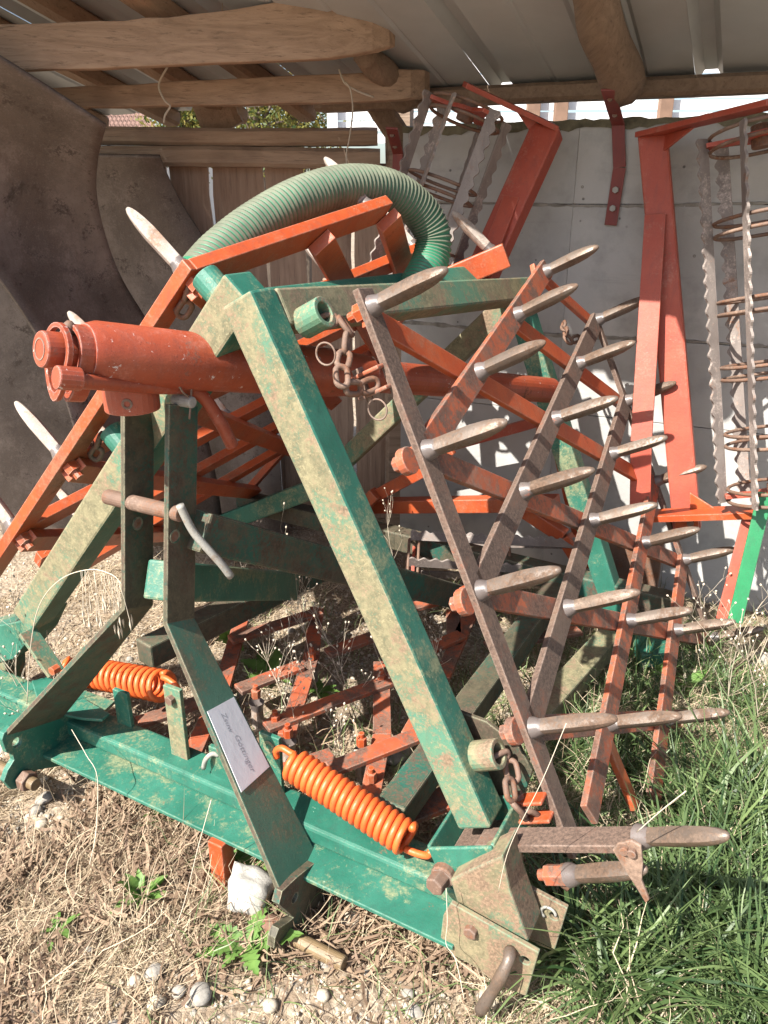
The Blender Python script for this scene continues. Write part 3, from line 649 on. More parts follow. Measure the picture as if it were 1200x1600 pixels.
for k in range(28):
    a = 2 * math.pi * k / 28; r = 0.047 if math.sin(a) > -0.2 else 0.047 + 0.04 * ((-math.sin(a) - 0.2) / 0.8) ** 1.5
    wdt = 1.0 if math.sin(a) > -0.2 else 1.0 - 0.45 * ((-math.sin(a) - 0.2) / 0.8)
    pear.append((math.cos(a) * r * wdt, math.sin(a) * r))
for t in (0.004, 0.018):
    m = MB(); q = A0 + AD * (AL * t)
    plate_h(m, [q + AS * x + AU * y for x, y in pear], [[q + AS * x * 0.80 + AU * (y * 0.82) for x, y in pear]], AD, 0.030 if t > .01 else 0.010); hp(m, 'clevis_strap', 'orange_cyl', 0.002)
# collar below it and its bolts
cb = at_l(205, 618, -1.12)
hp(MB().cyl(cb - Zx * 0.028, cb + Zx * 0.05, 0.052, 28), 'mast_collar', 'orange_cyl', 0.004)
hp(MB().ringtube(cb - Zx * 0.004 + (Lx * .6 - Rx * .8).normalized() * 0.0515, cb - Zx * .004 + (Lx * .6 - Rx * .8).normalized() * 0.054, 0.010, 0.006, 14), 'grease_hole', 'rust', 0)
rod = [at_l(100, 593, -1.07), at_l(180, 600, -1.065), at_l(250, 605, -1.06), at_l(290, 606, -1.06), at_l(315, 618, -1.05), at_l(332, 640, -1.04), at_l(350, 670, -1.03), at_l(363, 697, -1.025)]
lk = hp(MB().tube(curve(rod, 5), 0.0135, 14), 'locking_rod', 'orange_cyl', 0.002, True)
hp(MB().tube([at_l(96, 590, -1.075) - AD * 0.01, at_l(108, 592, -1.07) + AD * .02], 0.020, 16), 'rod_boss', 'orange_cyl', 0.003, parent=lk)
ring = [at_l(x, y, -1.035) for x, y in ((296, 655), (298, 630), (299, 605), (297, 590), (289, 584), (281, 589), (279, 600), (285, 612), (294, 620))]
hp(MB().tube(curve(ring, 5), 0.0022, 6), 'lynch_pin_wire', 'rust', 0, True)
c = at_l(302, 629, -1.03); hp(MB().cyl(c - Lx * 0.05, c, 0.0115, 14), 'collar_bolt', 'galv', 0.003)
c = at_l(108, 512, -1.11); hp(MB().tube([c - AU * .01, c + AU * .006, c + AU * .012], [.012, .010, .004], 10), 'grease_nipple', 'rust', 0, True)

# ---- wing frames of reference
PR = R_(27.15); nR = Lx * math.cos(PR) + Zx * math.sin(PR); wR = Zx * math.cos(PR) - Lx * math.sin(PR)
OR_ = EYE + sight(582.5, 478.6) * 1.45
def RW(r, w, n): return OR_ + Rx * r + wR * w + nR * n
PL = R_(42); nL = -Lx * math.cos(PL) + Zx * math.sin(PL); wL = Zx * math.cos(PL) + Lx * math.sin(PL)
OL = at_r(287, 422, 1.2)
def LW(r, w, n): return OL + Rx * r + wL * w + nL * n
def lat(i, j): return (0.328 * i - 0.024 * j, -0.196 * i - 0.287 * j)

# tine: square steel spike with weld collar, along +Z
def tine_mesh(name, length, seed, mat):
    rr = random.Random(seed); m = MB(); K = 12; vs = []
    prof = [(-0.004, .0225, 2.0), (0.006, .0205, 2.0), (0.016, .0160, 2.4), (0.022, .0142, 4.5), (0.06, .0148, 5), (0.10, .0150, 5), (0.130, .0142, 4), (0.150, .0120, 3), (0.161, .0092, 2.4), (0.168, .0055, 2.0), (0.170, .0008, 2.0)]
    for z, r, e in prof:
        for k in range(K):
            a = 2 * math.pi * (k + .5) / K; c, s = math.cos(a), math.sin(a); q = (abs(c) ** e + abs(s) ** e) ** (-1 / e)
            fl = 1.0 if z < 0.1 else 1.0 - 3.0 * (z - 0.1)
            vs.append(Vector((c * q * r, s * q * r * fl, z * length / 0.17)))
    fs = [(i * K + k, i * K + (k + 1) % K, (i + 1) * K + (k + 1) % K, (i + 1) * K + k) for i in range(len(prof) - 1) for k in range(K)]
    m.add(vs, fs); m.mi = [1 if q // K < 3 else 0 for q in range(len(fs))]
    me = m.mesh(name, Vector((0, 0, 0)), True); me.materials.append(M[mat]); me.materials.append(M['weld']); me.set_sharp_from_angle(angle=R_(38)); return me
TM = [tine_mesh('tine', 0.172, 1, 'tine'), tine_mesh('tine', 0.166, 2, 'tine')]
TP = [tine_mesh('tine', 0.172, 3, 'tine_pale')]
NUT = MB().cyl((0, 0, 0), (0, 0, 0.022), 0.019, 6).cyl((0, 0, 0.02), (0, 0, 0.040), 0.0105, 10).mesh('tine_nut', Vector((0, 0, 0))); NUT.materials.append(M['orange'])
def spike(me, parent, base, direc, roll=None, name='tine'):
    o = bpy.data.objects.new(name, me); COL.objects.link(o); o.parent = parent
    q = Vector(direc).to_track_quat('Z', 'Y'); rot = q.to_matrix().to_4x4() @ Matrix.Rotation(random.uniform(-.15, .15) + (roll if roll is not None else math.pi / 4), 4, 'Z')
    o.matrix_basis = Matrix.Translation(base - ORIG[parent.name]) @ rot
    ORIG[o.name] = base.copy(); return o
def lattice(F, n, w, thick, tmeshes, spec, nut_dir):
    """bars of a tine section; each bar carries its tines"""
    done = set()
    for (i0, j0, i1, j1, layer, wd, mat, tines) in spec:
        a, b = lat(i0, j0), lat(i1, j1); nn = -thick / 2 - 0.0005 if layer == 0 else -thick * 1.5 - 0.002
        P0, P1 = F(a[0], a[1], nn), F(b[0], b[1], nn); d = (P1 - P0).normalized()
        side = d.cross(n)
        o = hp(MB().bar(P0, P1, side, wd, thick), 'section_bar', mat, 0.002)
        for (i, j) in tines:
            if (i, j) in done: continue
            done.add((i, j)); q = lat(i, j)
            spike(random.choice(tmeshes), o, F(q[0], q[1], 0.001), (n + 0.03 * Rx * random.uniform(-1, 1) + .03 * w * random.uniform(-1, 1)).normalized())
            if i == 0: spike(NUT, o, F(q[0], q[1], -thick - 0.001), -n, 0.2, 'tine_nut')
OW, OB = 'orange_worn', 'orange_brown'
spec = [(0, -0.13, 0, 3.92, 0, 0.052, OB, [(0, 0), (0, 1), (0, 2), (0, 3)]),
        (0.04, 0.96, 3.1, -2.1, 0, 0.058, OW, [(1, 0), (2, -1), (3, -2)]),
        (0.05, 1.95, 4.0, -2.0, 0, 0.058, OB, [(1, 1), (2, 0), (3, -1), (4, -2)]),
        (0.05, 2.95, 4.0, -1.0, 0, 0.058, OB, [(1, 2), (2, 1), (3, 0), (4, -1)]),
        (0.30, 3.70, 4.0, 0.0, 0, 0.058, OW, [(1, 3), (2, 2), (3, 1), (4, 0)]),
        (1.28, 3.72, 4.0, 1.0, 0, 0.058, OW, [(2, 3), (3, 2), (4, 1)]),
        (4.0, -2.08, 4.0, 2.0, 0, 0.030, OB, [(4, 2)]),
        (0.0, 0.02, 4.0, 0.0, 1, 0.052, 'orange', []), (2.0, -1.0, 4.0, -1.0, 1, 0.052, 'orange', []), (2.9, -2.0, 4.0, -2.0, 1, 0.04, 'orange', []),
        (0.0, 1.0, 4.0, 1.0, 1, 0.052, OW, []), (0.0, 2.0, 4.0, 2.0, 1, 0.052, OW, []), (0.0, 3.0, 2.7, 3.0, 1, 0.052, OW, []),
        (1.0, 3.05, 1.05, 3.75, 1, 0.034, 'orange', [])]
lattice(RW, nR, wR, 0.015, TM, spec, -1)
OR2 = 'orange'
specL = [(0, -0.10, 0, 4.0, 0, 0.055, OR2, [(0, 0), (0, 1), (0, 2), (0, 3)]),
         (0.0, 0.0, 1.72, -1.72, 0, 0.064, OR2, [(1.6, -1.6)]),
         (0.04, 0.96, 3.1, -2.1, 0, 0.062, OR2, [(1, 0), (2, -1), (3, -2)]),
         (0.05, 1.95, 4.0, -2.0, 0, 0.062, OR2, [(1, 1), (2, 0), (3, -1)]),
         (0.05, 2.95, 4.0, -1.0, 0, 0.062, OR2, [(1, 2), (2, 1), (3, 0)]),
         (0.5, 3.5, 4.0, 0.0, 0, 0.062, OR2, [(1, 3), (2, 2)]),
         (1.3, 3.7, 4.0, 1.0, 0, 0.062, OR2, []),
         (4.0, -2.05, 4.0, 2.0, 0, 0.040, OR2, []),
         (1.70, -1.68, 4.0, -1.72, 1, 0.062, OR2, []), (1.0, -1.0, 4.0, -1.0, 1, 0.062, OR2, []),
         (0.0, 0.0, 4.0, 0.0, 1, 0.058, OR2, []), (0.0, 1.0, 4.0, 1.0, 1, 0.058, OR2, []), (0.0, 2.0, 4.0, 2.0, 1, 0.058, OR2, []), (0.0, 3.0, 3.0, 3.0, 1, 0.058, OR2, [])]
lattice(LW, nL, wL, 0.028, TP, specL, -1)

# ---- right wing frame: square tube arms and head beam
def sq(F, a, b, r0, r1, n0, n1, mats, name, front=None):
    """square tube along w from a to b; faces towards the tractor can carry their own (lichened) paint"""
    m = MB(); P = [F(r, w_, n_) for w_ in (a, b) for n_ in (n0, n1) for r in (r0, r1)]
    c = sum(P, Vector()) / 8
    m.box(c, (P[1] - P[0]) / 2, (P[2] - P[0]) / 2, (P[4] - P[0]) / 2)
    if front:
        for k, f in enumerate(m.f):
            nv = (m.v[f[1]] - m.v[f[0]]).cross(m.v[f[2]] - m.v[f[0]]).normalized()
            if nv.dot(front) > 0.9: m.mi[k] = 1
    return hp(m, name, mats, 0.006)
arm = sq(RW, -1.0, 0.10, -0.185, -0.112, -0.183, -0.108, ['green', 'green_old'], 'wing_arm', -Rx)
# beam and rear arm
hp(MB().bar(RW(-0.112, 0.062, -0.142), RW(1.2, -0.03, -0.142), wR, 0.072, 0.07), 'wing_head_beam', 'green_old', 0.006)
ra0 = RW(1.14, -0.06, -0.15); ra1 = at_z(972, 985, 0.06)
hp(MB().bar(ra0, ra1, Rx, 0.07, 0.07), 'wing_arm', 'green', 0.006)
def lug(F, r, w_, n0, n1, R0, nd):
    m = MB().ringtube(F(r, w_, n0), F(r, w_, n1), R0, R0 * 0.66, 20); o = hp(m, 'chain_lug', 'green_old', 0.002); return o
d = hit(470, 506, RW(0, 0, -0.108), nR) - OR_
lug(RW, d.dot(Rx) + 0.012, d.dot(wR), -0.112, -0.055, 0.030, nR)
d2 = hit(740, 1187, RW(0, 0, -0.108), nR) - OR_
lug(RW, d2.dot(Rx) + 0.012, d2.dot(wR), -0.112, -0.055, 0.030, nR)
def link_mesh(L=0.052, W=0.034, r=0.0058):
    pts = []
    for k in range(18):
        a = 2 * math.pi * k / 18; x = math.cos(a) * (W / 2 - r); y = math.sin(a) * (W / 2 - r)
        y += (L - W) / 2 * (1 if y > 0 else -1) if abs(y) > 1e-6 else 0
        pts.append((x, y, 0))
    return MB().tube(pts, r, 8, closed=True).mesh('chain_link', Vector((0, 0, 0)), True)
LM = link_mesh(); LM.materials.append(M['rust'])
def chain(pts, parent_name='hanging_chain', mat='rust', scale=1.0, seed=0):
    """links strung along pts; the first link is the chain's own mesh, the others its pieces"""
    rr = random.Random(seed); P = curve(pts, 10); seg = [0]
    for a, b in zip(P, P[1:]): seg.append(seg[-1] + (b - a).length)
    pitch = 0.040 * scale; n = max(2, int(round(seg[-1] / pitch))); root = None
    for k in range(n):
        s = (k + 0.5) * seg[-1] / n; i = max(q for q in range(len(seg)) if seg[q] <= s); i = min(i, len(P) - 2)
        f = (s - seg[i]) / max(1e-6, seg[i + 1] - seg[i]); c = P[i].lerp(P[i + 1], f); t = (P[i + 1] - P[i]).normalized()
        side = t.orthogonal().normalized(); side = (Matrix.Rotation((math.pi / 2) * (k % 2) + rr.uniform(-.35, .35) + 0.6, 3, t) @ side)
        mt = Matrix((side, t, side.cross(t))).transposed().to_4x4() @ Matrix.Scale(scale, 4)
        par = H if root is None else root
        o = bpy.data.objects.new(parent_name if root is None else 'chain_link', LM); COL.objects.link(o); o.parent = par
        if root is None:
            o.matrix_basis = Matrix.Translation(c - ORIG[H.name]) @ mt; root = o; rootM = Matrix.Translation(c) @ mt
        else: o.matrix_basis = rootM.inverted() @ (Matrix.Translation(c) @ mt)
    return root
pc = lambda x, y, n: hit(x, y, RW(0, 0, n), nR)
chain([pc(498, 506, -0.075), pc(522, 500, -0.06), pc(541, 512, -0.05), pc(540, 545, -0.05), pc(534, 580, -0.05), pc(540, 603, -0.05), pc(565, 606, -0.045), pc(590, 598, -0.03)], seed=1)
chain([pc(768, 1192, -0.075), pc(788, 1183, -0.06), pc(800, 1205, -0.055), pc(797, 1232, -0.05), pc(808, 1262, -0.05), pc(838, 1280, -0.045)], seed=2)
# shackle lugs on the section bar
for (x, y, s) in ((596, 590, 0), (848, 1262, 1)):
    c = pc(x, y, -0.02); 
    for dz in (-0.020, 0.020):
        hp(MB().box(c - nR * 0.022 + wR * dz, nR * 0.034, Rx * 0.018, wR * 0.004), 'shackle_lug', 'orange' if s else 'orange_worn', 0.003)
    hp(MB().cyl(c - nR * 0.042 - wR * 0.036, c - nR * 0.042 + wR * 0.034, 0.0075, 10).cyl(c - nR * .042 + wR * .024, c - nR * .042 + wR * .034, .013, 6), 'shackle_bolt', 'rust', 0.001)
for (x, y) in ((509, 553), (590, 640)):
    c = pc(x, y, -0.03); hp(MB().tube(circ(c, Lx, Zx, 0.0195, 22), 0.0019, 6, closed=True), 'split_ring', 'rust', 0, True)
d3 = hit(880, 505, RW(0, 0, -0.1), nR)
chain([d3, hit(884, 520, RW(0, 0, -.08), nR), hit(890, 532, RW(0, 0, -.07), nR), hit(905, 528, RW(0, 0, -.05), nR)], scale=0.9, seed=3)
# orange bolt-on brackets behind the near section bar
for (x, y) in ((632, 724), (722, 944), (800, 1146)):
    c = pc(x + 6, y - 4, -0.02); hp(MB().cyl(c - nR * .012, c + nR * .006, 0.027, 20).cyl(c - nR * .03, c, 0.016, 6), 'tine_clamp', 'orange_worn', 0.002)

# ---- hinge of the right wing
hp(MB().box(RW(-0.246, -1.02, -0.148), Rx * 0.004, nR * 0.072, wR * 0.030).box(RW(-0.096, -1.02, -0.148), Rx * 0.004, nR * 0.072, wR * 0.030).box(RW(-0.171, -1.02, -0.222), Rx * 0.071, nR * 0.004, wR * 0.030).box(RW(-0.171, -1.02, -0.078), Rx * 0.071, nR * 0.004, wR * 0.030), 'arm_socket', 'green', 0.003)
hp(MB().box(RW(-0.171, -1.045, -0.148), Rx * 0.070, nR * 0.068, wR * 0.003), 'socket_floor', 'orange_brown', 0)
fp = [(704, 1411), (842, 1489), (822, 1557), (775, 1539), (748, 1514), (707, 1492), (688, 1465), (692, 1431)]
FP = [at_r(x, y, 0.99) for x, y in fp]
m = MB(); plate_h(m, FP, [circ(at_r(820, 1501, 0.99), Lx, Zx, 0.009)], Rx, 0.010); hp(m, 'hinge_plate', 'green_brown', 0.002)
m = MB(); plate_h(m, [p + Rx * 0.105 + Lx * 0.02 + Zx * .012 for p in FP], [circ(at_r(820, 1501, 0.99) + Rx * .105 + Lx * .02 + Zx * .012, Lx, Zx, 0.009)], Rx, 0.010); hp(m, 'hinge_plate', 'green_brown', 0.002)
wd = [(703, 1375), (737, 1358), (785, 1337), (797, 1393), (826, 1473), (714, 1411)]
hp(MB().plate([at_r(x, y, 1.012) for x, y in wd], Rx, 0.075), 'hinge_bracket', ['green_brown'], 0.004)
c = at_r(737, 1453, 0.99); hp(MB().cyl(c - Rx * 0.012, c + Rx * 0.01, 0.0135, 6), 'hinge_bolt', 'rust', 0.002)
c = at_r(690, 1372, 1.03); hp(MB().cyl(c - Rx * 0.028 - Lx * .004, c + Rx * 0.01, 0.020, 6).cyl(c, c + Rx * .05, .024, 16), 'hinge_bolt', 'rust', 0.003)
hr = [at_r(797, 1486, 0.985), at_r(795, 1500, 0.965), at_r(782, 1528, 0.95), at_r(765, 1556, 0.945), at_r(750, 1580, 0.94)]
hp(MB().tube(curve(hr, 4), [0.0115 + 0.0008 * math.sin(k) for k in range(17)], 12), 'pivot_pin_handle', 'tine', 0, True)
c = at_r(857, 1427, 1.09); hp(MB().tube(circ(c, Lx, Zx, 0.014, 18)[:13], 0.003, 8), 'hook_ring', 'galv', 0, True)
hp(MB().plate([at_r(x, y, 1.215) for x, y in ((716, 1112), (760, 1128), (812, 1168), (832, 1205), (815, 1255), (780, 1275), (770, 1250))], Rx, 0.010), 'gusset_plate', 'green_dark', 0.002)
b0 = at_r(752, 1312, 1.10); b1 = at_r(998, 1312, 1.10)
hp(MB().bar(b0, b1, Rx, 0.052, 0.016), 'spacer_bar', 'orange_brown', 0.002)
o = hp(MB().plate([at_r(x, y, 1.065) for x, y in ((958, 1324), (966, 1314), (988, 1309), (1003, 1318), (1006, 1345), (1004, 1372), (1016, 1402), (1010, 1407), (996, 1384), (975, 1352))], -Rx, 0.007), 'latch_lever', 'rust', 0.002)
for q in ((976, 1326), (988, 1330)):
    c = at_r(*q, 1.058); hp(MB().cyl(c - Rx * 0.009, c + Rx * 0.003, 0.008, 10), 'latch_rivet', 'rust', 0.001, parent=o)
spike(TM[0], o, at_r(1002, 1308, 1.10), (at_r(1120, 1306, 1.06) - at_r(1002, 1308, 1.10)).normalized())
bb = at_r(892, 1367, 1.10)
fo = hp(MB().cyl(bb - nR * 0.05, bb - nR * 0.002, 0.020, 6).cyl(bb - nR * 0.065, bb, 0.011, 10), 'foot_clamp', 'orange_worn', 0.002)
hp(MB().tube([bb + Zx * .012 - Lx * .012, bb - Zx * .022 - Lx * .02, bb - Zx * .03 + Lx * .0], .010, 8), 'clamp_hook', 'rust', 0, True, parent=fo)
spike(TM[0], fo, bb, (at_r(1052, 1355, 1.06) - bb).normalized())

# ---- left wing frame
sq(LW, -1.14, 0.10, -0.055, 0.025, -0.185, -0.105, ['green', 'green_old'], 'wing_arm', -Rx)
hp(MB().bar(LW(0.025, 0.02, -0.145), LW(1.25, -0.03, -0.145), wL, 0.072, 0.07), 'wing_head_beam', 'green', 0.006)
hp(MB().bar(at_r(792, 478, 2.40), at_r(490, 765, 2.40), Rx, 0.07, 0.07), 'wing_arm', 'green_old', 0.006)
hp(MB().bar(at_r(494, 762, 2.40), at_r(335, 822, 2.38), Rx, 0.07, 0.075), 'wing_arm_foot', 'green', 0.006)
for (px, py) in ((296, 476), (112, 733)):
    d = hit(px, py, LW(0, 0, -0.105), nL) - OL
    hp(MB().ringtube(LW(0.0, d.dot(wL), -0.108), LW(0.0, d.dot(wL), -0.045), 0.030, 0.020, 20), 'chain_lug', 'green', 0.002)
    b = LW(0.0, d.dot(wL), -0.05); chain([b, b + nL * 0.03 - Zx * 0.04 - Lx * .02, b + nL * 0.03 - Zx * 0.085 - Lx * .045, b + nL * .06 - Zx * .07 - Lx * .06], seed=int(px))
# left hinge post, latch strap and plate
hp(MB().plate([at_r(x, y, 1.16) for x, y in ((-40, 985), (60, 965), (45, 1000), (20, 1030), (-40, 1045))], Rx, 0.10), 'hinge_bracket', 'green', 0.003)
hp(MB().bar(at_r(42, 985, 1.14), at_r(88, 1052, 1.14), Rx, 0.05, 0.012), 'latch_strap', 'green_old', 0.002)
c = at_r(86, 1046, 1.12); hp(MB().cyl(c - Rx * .012, c + Rx * .01, 0.013, 6), 'latch_bolt', 'orange', 0.001)
hp(MB().bar(at_r(8, 1010, 1.2), at_r(12, 1110, 1.2), Rx, 0.07, 0.09), 'hinge_post', 'green_old', 0.004)
hp(MB().plate([at_z(x, y, 0.20) for x, y in ((50, 1068), (75, 1062), (180, 1100), (150, 1128), (60, 1100))], Zx, 0.01), 'beam_end_plate', 'green', 0.002)
hp(MB().plate([at_z(x, y, 0.212) for x, y in ((100, 1120), (130, 1094), (172, 1118), (160, 1128), (130, 1126))], Zx, 0.008), 'beam_gusset', 'green', 0.002)

# ---- springs
def spring(a, b, rad, turns, wire, name, hooks, lab):
    d = (b - a); ln = d.length; d = d.normalized(); u = (Zx - d * Zx.dot(d)).normalized(); v = d.cross(u); pts = []; n = turns * 16
    for k in range(n + 1):
        t = k / n; q = 2 * math.pi * turns * t; pts.append(a + d * ln * t + (u * math.cos(q) + v * math.sin(q)) * rad)
    o = hp(MB().tube(pts, wire, 8), name, 'spring', 0, True, label=lab)
    for hk in hooks: hp(MB().tube(curve(hk, 6), wire, 8), 'spring_hook', 'spring', 0, True, parent=o)
sa, sb = at_r(458, 1194, 1.10), at_r(638, 1312, 1.09)
dsp = (sb - sa).normalized(); usp = (Zx - dsp * Zx.dot(dsp)).normalized(); vsp = dsp.cross(usp)
spring(sa, sb, 0.0310, 19, 0.0076, 'tension_spring', [[sa + usp * 0.029, sa + usp * .026 - dsp * .012, sa - dsp * 0.035 + usp * 0.024, sa - dsp * 0.048 + usp * .006, sa - dsp * .044 - usp * .012],
       [sb - usp * 0.029, sb + dsp * .010 - usp * .026, sb + dsp * 0.028 - usp * 0.020, sb + dsp * 0.048 - usp * .008, sb + dsp * .052 + usp * .008]], 'orange coil spring on the right of the headstock')
ta, tb = at_r(115, 1046, 1.24), at_r(258, 1073, 1.22)
dt = (tb - ta).normalized(); ut = (Zx - dt * Zx.dot(dt)).normalized()
spring(ta, tb, 0.0365, 16, 0.0080, 'tension_spring', [[tb + ut * 0.028, tb + dt * .02 + ut * .024, tb + dt * 0.045 + ut * .01, tb + dt * .05 - ut * .005], [ta + ut * 0.028, ta - dt * .03 + ut * .02, ta - dt * .045]], 'orange coil spring behind the left mast arm')
def post(x0, y0, x1, y1, wd, mat, name='spring_post'):
    b = at_z(x0, y0, 0.180); t = hit(x1, y1, b, Rx); return hp(MB().bar(b, Vector((b.x, b.y, t.z)) , Lx, wd, 0.012), name, mat, 0.002), Vector((b.x, b.y, t.z))
o, t_ = post(283, 1182, 283, 1078, 0.052, 'green_old'); c = t_ - Zx * 0.03; hp(MB().cyl(c - Rx * 0.02, c + Rx * .02, 0.012, 6), 'post_bolt', 'rust', .001, parent=o)
post(197, 1132, 197, 1082, 0.05, 'green')
o, t_ = post(428, 1235, 424, 1148, 0.055, 'green'); hp(MB().ringtube(t_ - Zx * .03 - Rx * .008, t_ - Zx * .03 + Rx * .012, .016, .009, 14), 'hook_eye', 'green_old', 0, parent=o)
post(348, 1215, 345, 1170, 0.06, 'green', 'stop_plate')
hp(MB().tube(curve([at_z(318, 1200, .205), at_z(322, 1186, .24), at_z(332, 1178, .25), at_z(342, 1180, .245)], 4), .006, 8), 'eye_hook', 'galv', 0, True)

# ---- centre frame and centre section lying on the ground
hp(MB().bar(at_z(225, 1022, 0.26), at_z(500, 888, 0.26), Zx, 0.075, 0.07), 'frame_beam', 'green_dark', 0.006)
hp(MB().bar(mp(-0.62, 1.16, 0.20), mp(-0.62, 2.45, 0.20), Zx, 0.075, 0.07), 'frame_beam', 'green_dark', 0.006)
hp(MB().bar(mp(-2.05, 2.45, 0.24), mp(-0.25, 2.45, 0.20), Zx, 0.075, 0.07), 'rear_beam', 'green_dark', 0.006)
def flat(pts, wd=0.050, z=0.10, mat='orange_worn', tall=False):
    P = [at_z(x, y, z) for x, y in pts]
    for a, b in zip(P, P[1:]):
        hp(MB().bar(a, b, Zx if tall else (b - a).cross(Zx), wd, 0.014), 'section_bar', mat, 0.002)
flat([(360, 1000), (500, 956)], z=.13); flat([(512, 1021), (590, 992)], z=.12); flat([(495, 950), (487, 1025), (448, 1150)], z=.105); flat([(415, 1136), (640, 1052)], z=.12)
flat([(596, 1036), (597, 1150), (578, 1248)], z=.105); flat([(515, 1203), (715, 1125)], z=.12); flat([(632, 1273), (700, 1246)], .07, z=.12); flat([(372, 1078), (470, 1040)], z=.12)
flat([(650, 1023), (722, 992)], z=.12); flat([(708, 955), (710, 1010)], z=.105); flat([(380, 960), (345, 1080), (300, 1180)], z=.105); flat([(215, 1130), (345, 1085)], z=.12)
flat([(330, 1240), (412, 1215), (520, 1180)], z=.12); flat([(620, 955), (740, 925)], z=.13); flat([(760, 1010), (905, 985)], z=.12); flat([(640, 1150), (690, 1060), (735, 960)], z=.105)
for (x, y) in ((450, 1146), (596, 1060), (580, 1215), (487, 1025), (565, 1160), (430, 1125), (400, 1085), (645, 1045)):
    c = at_z(x, y, 0.125); nb = hp(MB().cyl(c - Zx * .01, c + Zx * 0.016, 0.014, 6).cyl(c, c + Zx * .03, .008, 10), 'section_bolt', 'orange', 0.001)
    spike(TP[0], nb, c - Zx * 0.03, -Zx)
hp(MB().bar(at_z(351, 1378, 0.0) , at_z(351, 1378, 0.0) + Zx * 0.13, Lx, 0.040, 0.040), 'stand_leg', 'orange', 0.003)
# green runner beams lying at the right rear
hp(MB().bar(at_z(965, 985, 0.10), at_z(835, 1130, 0.10), Zx, 0.07, 0.075), 'frame_runner', 'green_old', 0.006)
hp(MB().plate([at_z(x, y, 0.05) for x, y in ((985, 1010), (1040, 1005), (1045, 1040), (1000, 1045))], Zx, 0.05), 'runner_foot', 'green', 0.004)
# orange struts behind the right wing
def strut(pts, r, wd=0.05, th=0.05, mat='orange'):
    P = [at_r(x, y, r) for x, y in pts]
    for a, b in zip(P, P[1:]): hp(MB().bar(a, b, Zx if abs((b - a).normalized().z) < .7 else Lx, wd, th), 'rear_strut', mat, 0.004)
strut([(578, 790), (872, 786)], 2.60, 0.055, 0.06); strut([(586, 775), (662, 735), (705, 700)], 2.52, 0.05, 0.03); strut([(812, 792), (882, 838), (925, 905)], 2.62, .05, .05)
strut([(850, 642), (826, 800)], 2.66, .03, .03); strut([(868, 690), (905, 850)], 2.70, .03, .03); strut([(905, 850), (935, 935)], 2.62, .06, .05); strut([(588, 770), (560, 800)], 2.5, .05, .05); strut([(640, 715), (905, 640)], 2.72, .04, .03, 'red')

# ================================================================== OTHER THINGS ROUND THE HARROW
# ---- ribbed green suction hose lying over the left wing
hpts = [(312, 432, 1.70), (345, 395, 1.76), (400, 351, 1.85), (470, 311, 1.95), (540, 291, 2.05), (605, 296, 2.14), (652, 326, 2.20), (676, 366, 2.22), (672, 408, 2.20), (652, 448, 2.14), (636, 480, 2.08)]
base = [at_y(*q) for q in hpts]; path = curve(base, 40)
cum = [0]
for a, b in zip(path, path[1:]): cum.append(cum[-1] + (b - a).length)
pitch = 0.0125; nr = int(cum[-1] / pitch); pts = []; rad = []; idx = 0
for k in range(nr * 4):
    s = k * pitch / 4
    while idx < len(cum) - 2 and cum[idx + 1] < s: idx += 1
    f = (s - cum[idx]) / max(1e-9, cum[idx + 1] - cum[idx]); pts.append(path[idx].lerp(path[idx + 1], f)); rad.append((0.0505, 0.0505, 0.0462, 0.0462)[k % 4])
m = MB(); NS = 28; m.tube(pts, rad, NS)
m.mi = [1 if ((q // NS) % 4) in (3, 0) and q < (len(pts) - 1) * NS else 0 for q in range(len(m.f))]
tag(m.build('suction_hose', ['hose_green', 'hose_rib'], None, smooth=True), 'thick ribbed green hose arching over the top of the folded harrow', 'hose')

# ---- two curved mouldboards standing at the left
def mould(prof, sweep, n, label, th=0.012):
    P = curve([at_y(*q) for q in prof], 8); m = MB(); K = len(P); vs = []
    for j in range(n + 1):
        t = j / n
        for i, p in enumerate(P): vs.append(p + sweep * t + Vector((0, 0.05 * math.sin(t * 3), 0)))
    m.add(vs, [(j * K + i, j * K + i + 1, (j + 1) * K + i + 1, (j + 1) * K + i) for j in range(n) for i in range(K - 1)])
    o = m.build('plough_mouldboard', 'blade', None, smooth=True); s = o.modifiers.new('t', 'SOLIDIFY'); s.thickness = th; s.offset = 0
    return tag(o, label, 'mouldboard')
sw = (at_y(0, 92, 2.38) - at_y(166, 196, 2.62)) * 2.0
mould([(166, 196, 2.62), (154, 245, 2.74), (151, 300, 2.85), (163, 360, 2.94), (188, 430, 3.02), (226, 495, 3.08), (268, 560, 3.12), (305, 630, 3.14), (330, 710, 3.14), (345, 800, 3.13), (352, 872, 3.12)], sw, 14, 'large dull brown curved steel mouldboard at the left edge')
mould([(249, 243, 3.18), (262, 275, 3.23), (285, 320, 3.27), (318, 372, 3.30), (352, 432, 3.32), (385, 500, 3.32), (415, 590, 3.31), (435, 700, 3.30), (445, 850, 3.30)], Vector((-1.3, -0.02, 0.03)), 10, 'smaller grey curved mouldboard behind, partly sunlit, against the board fence')

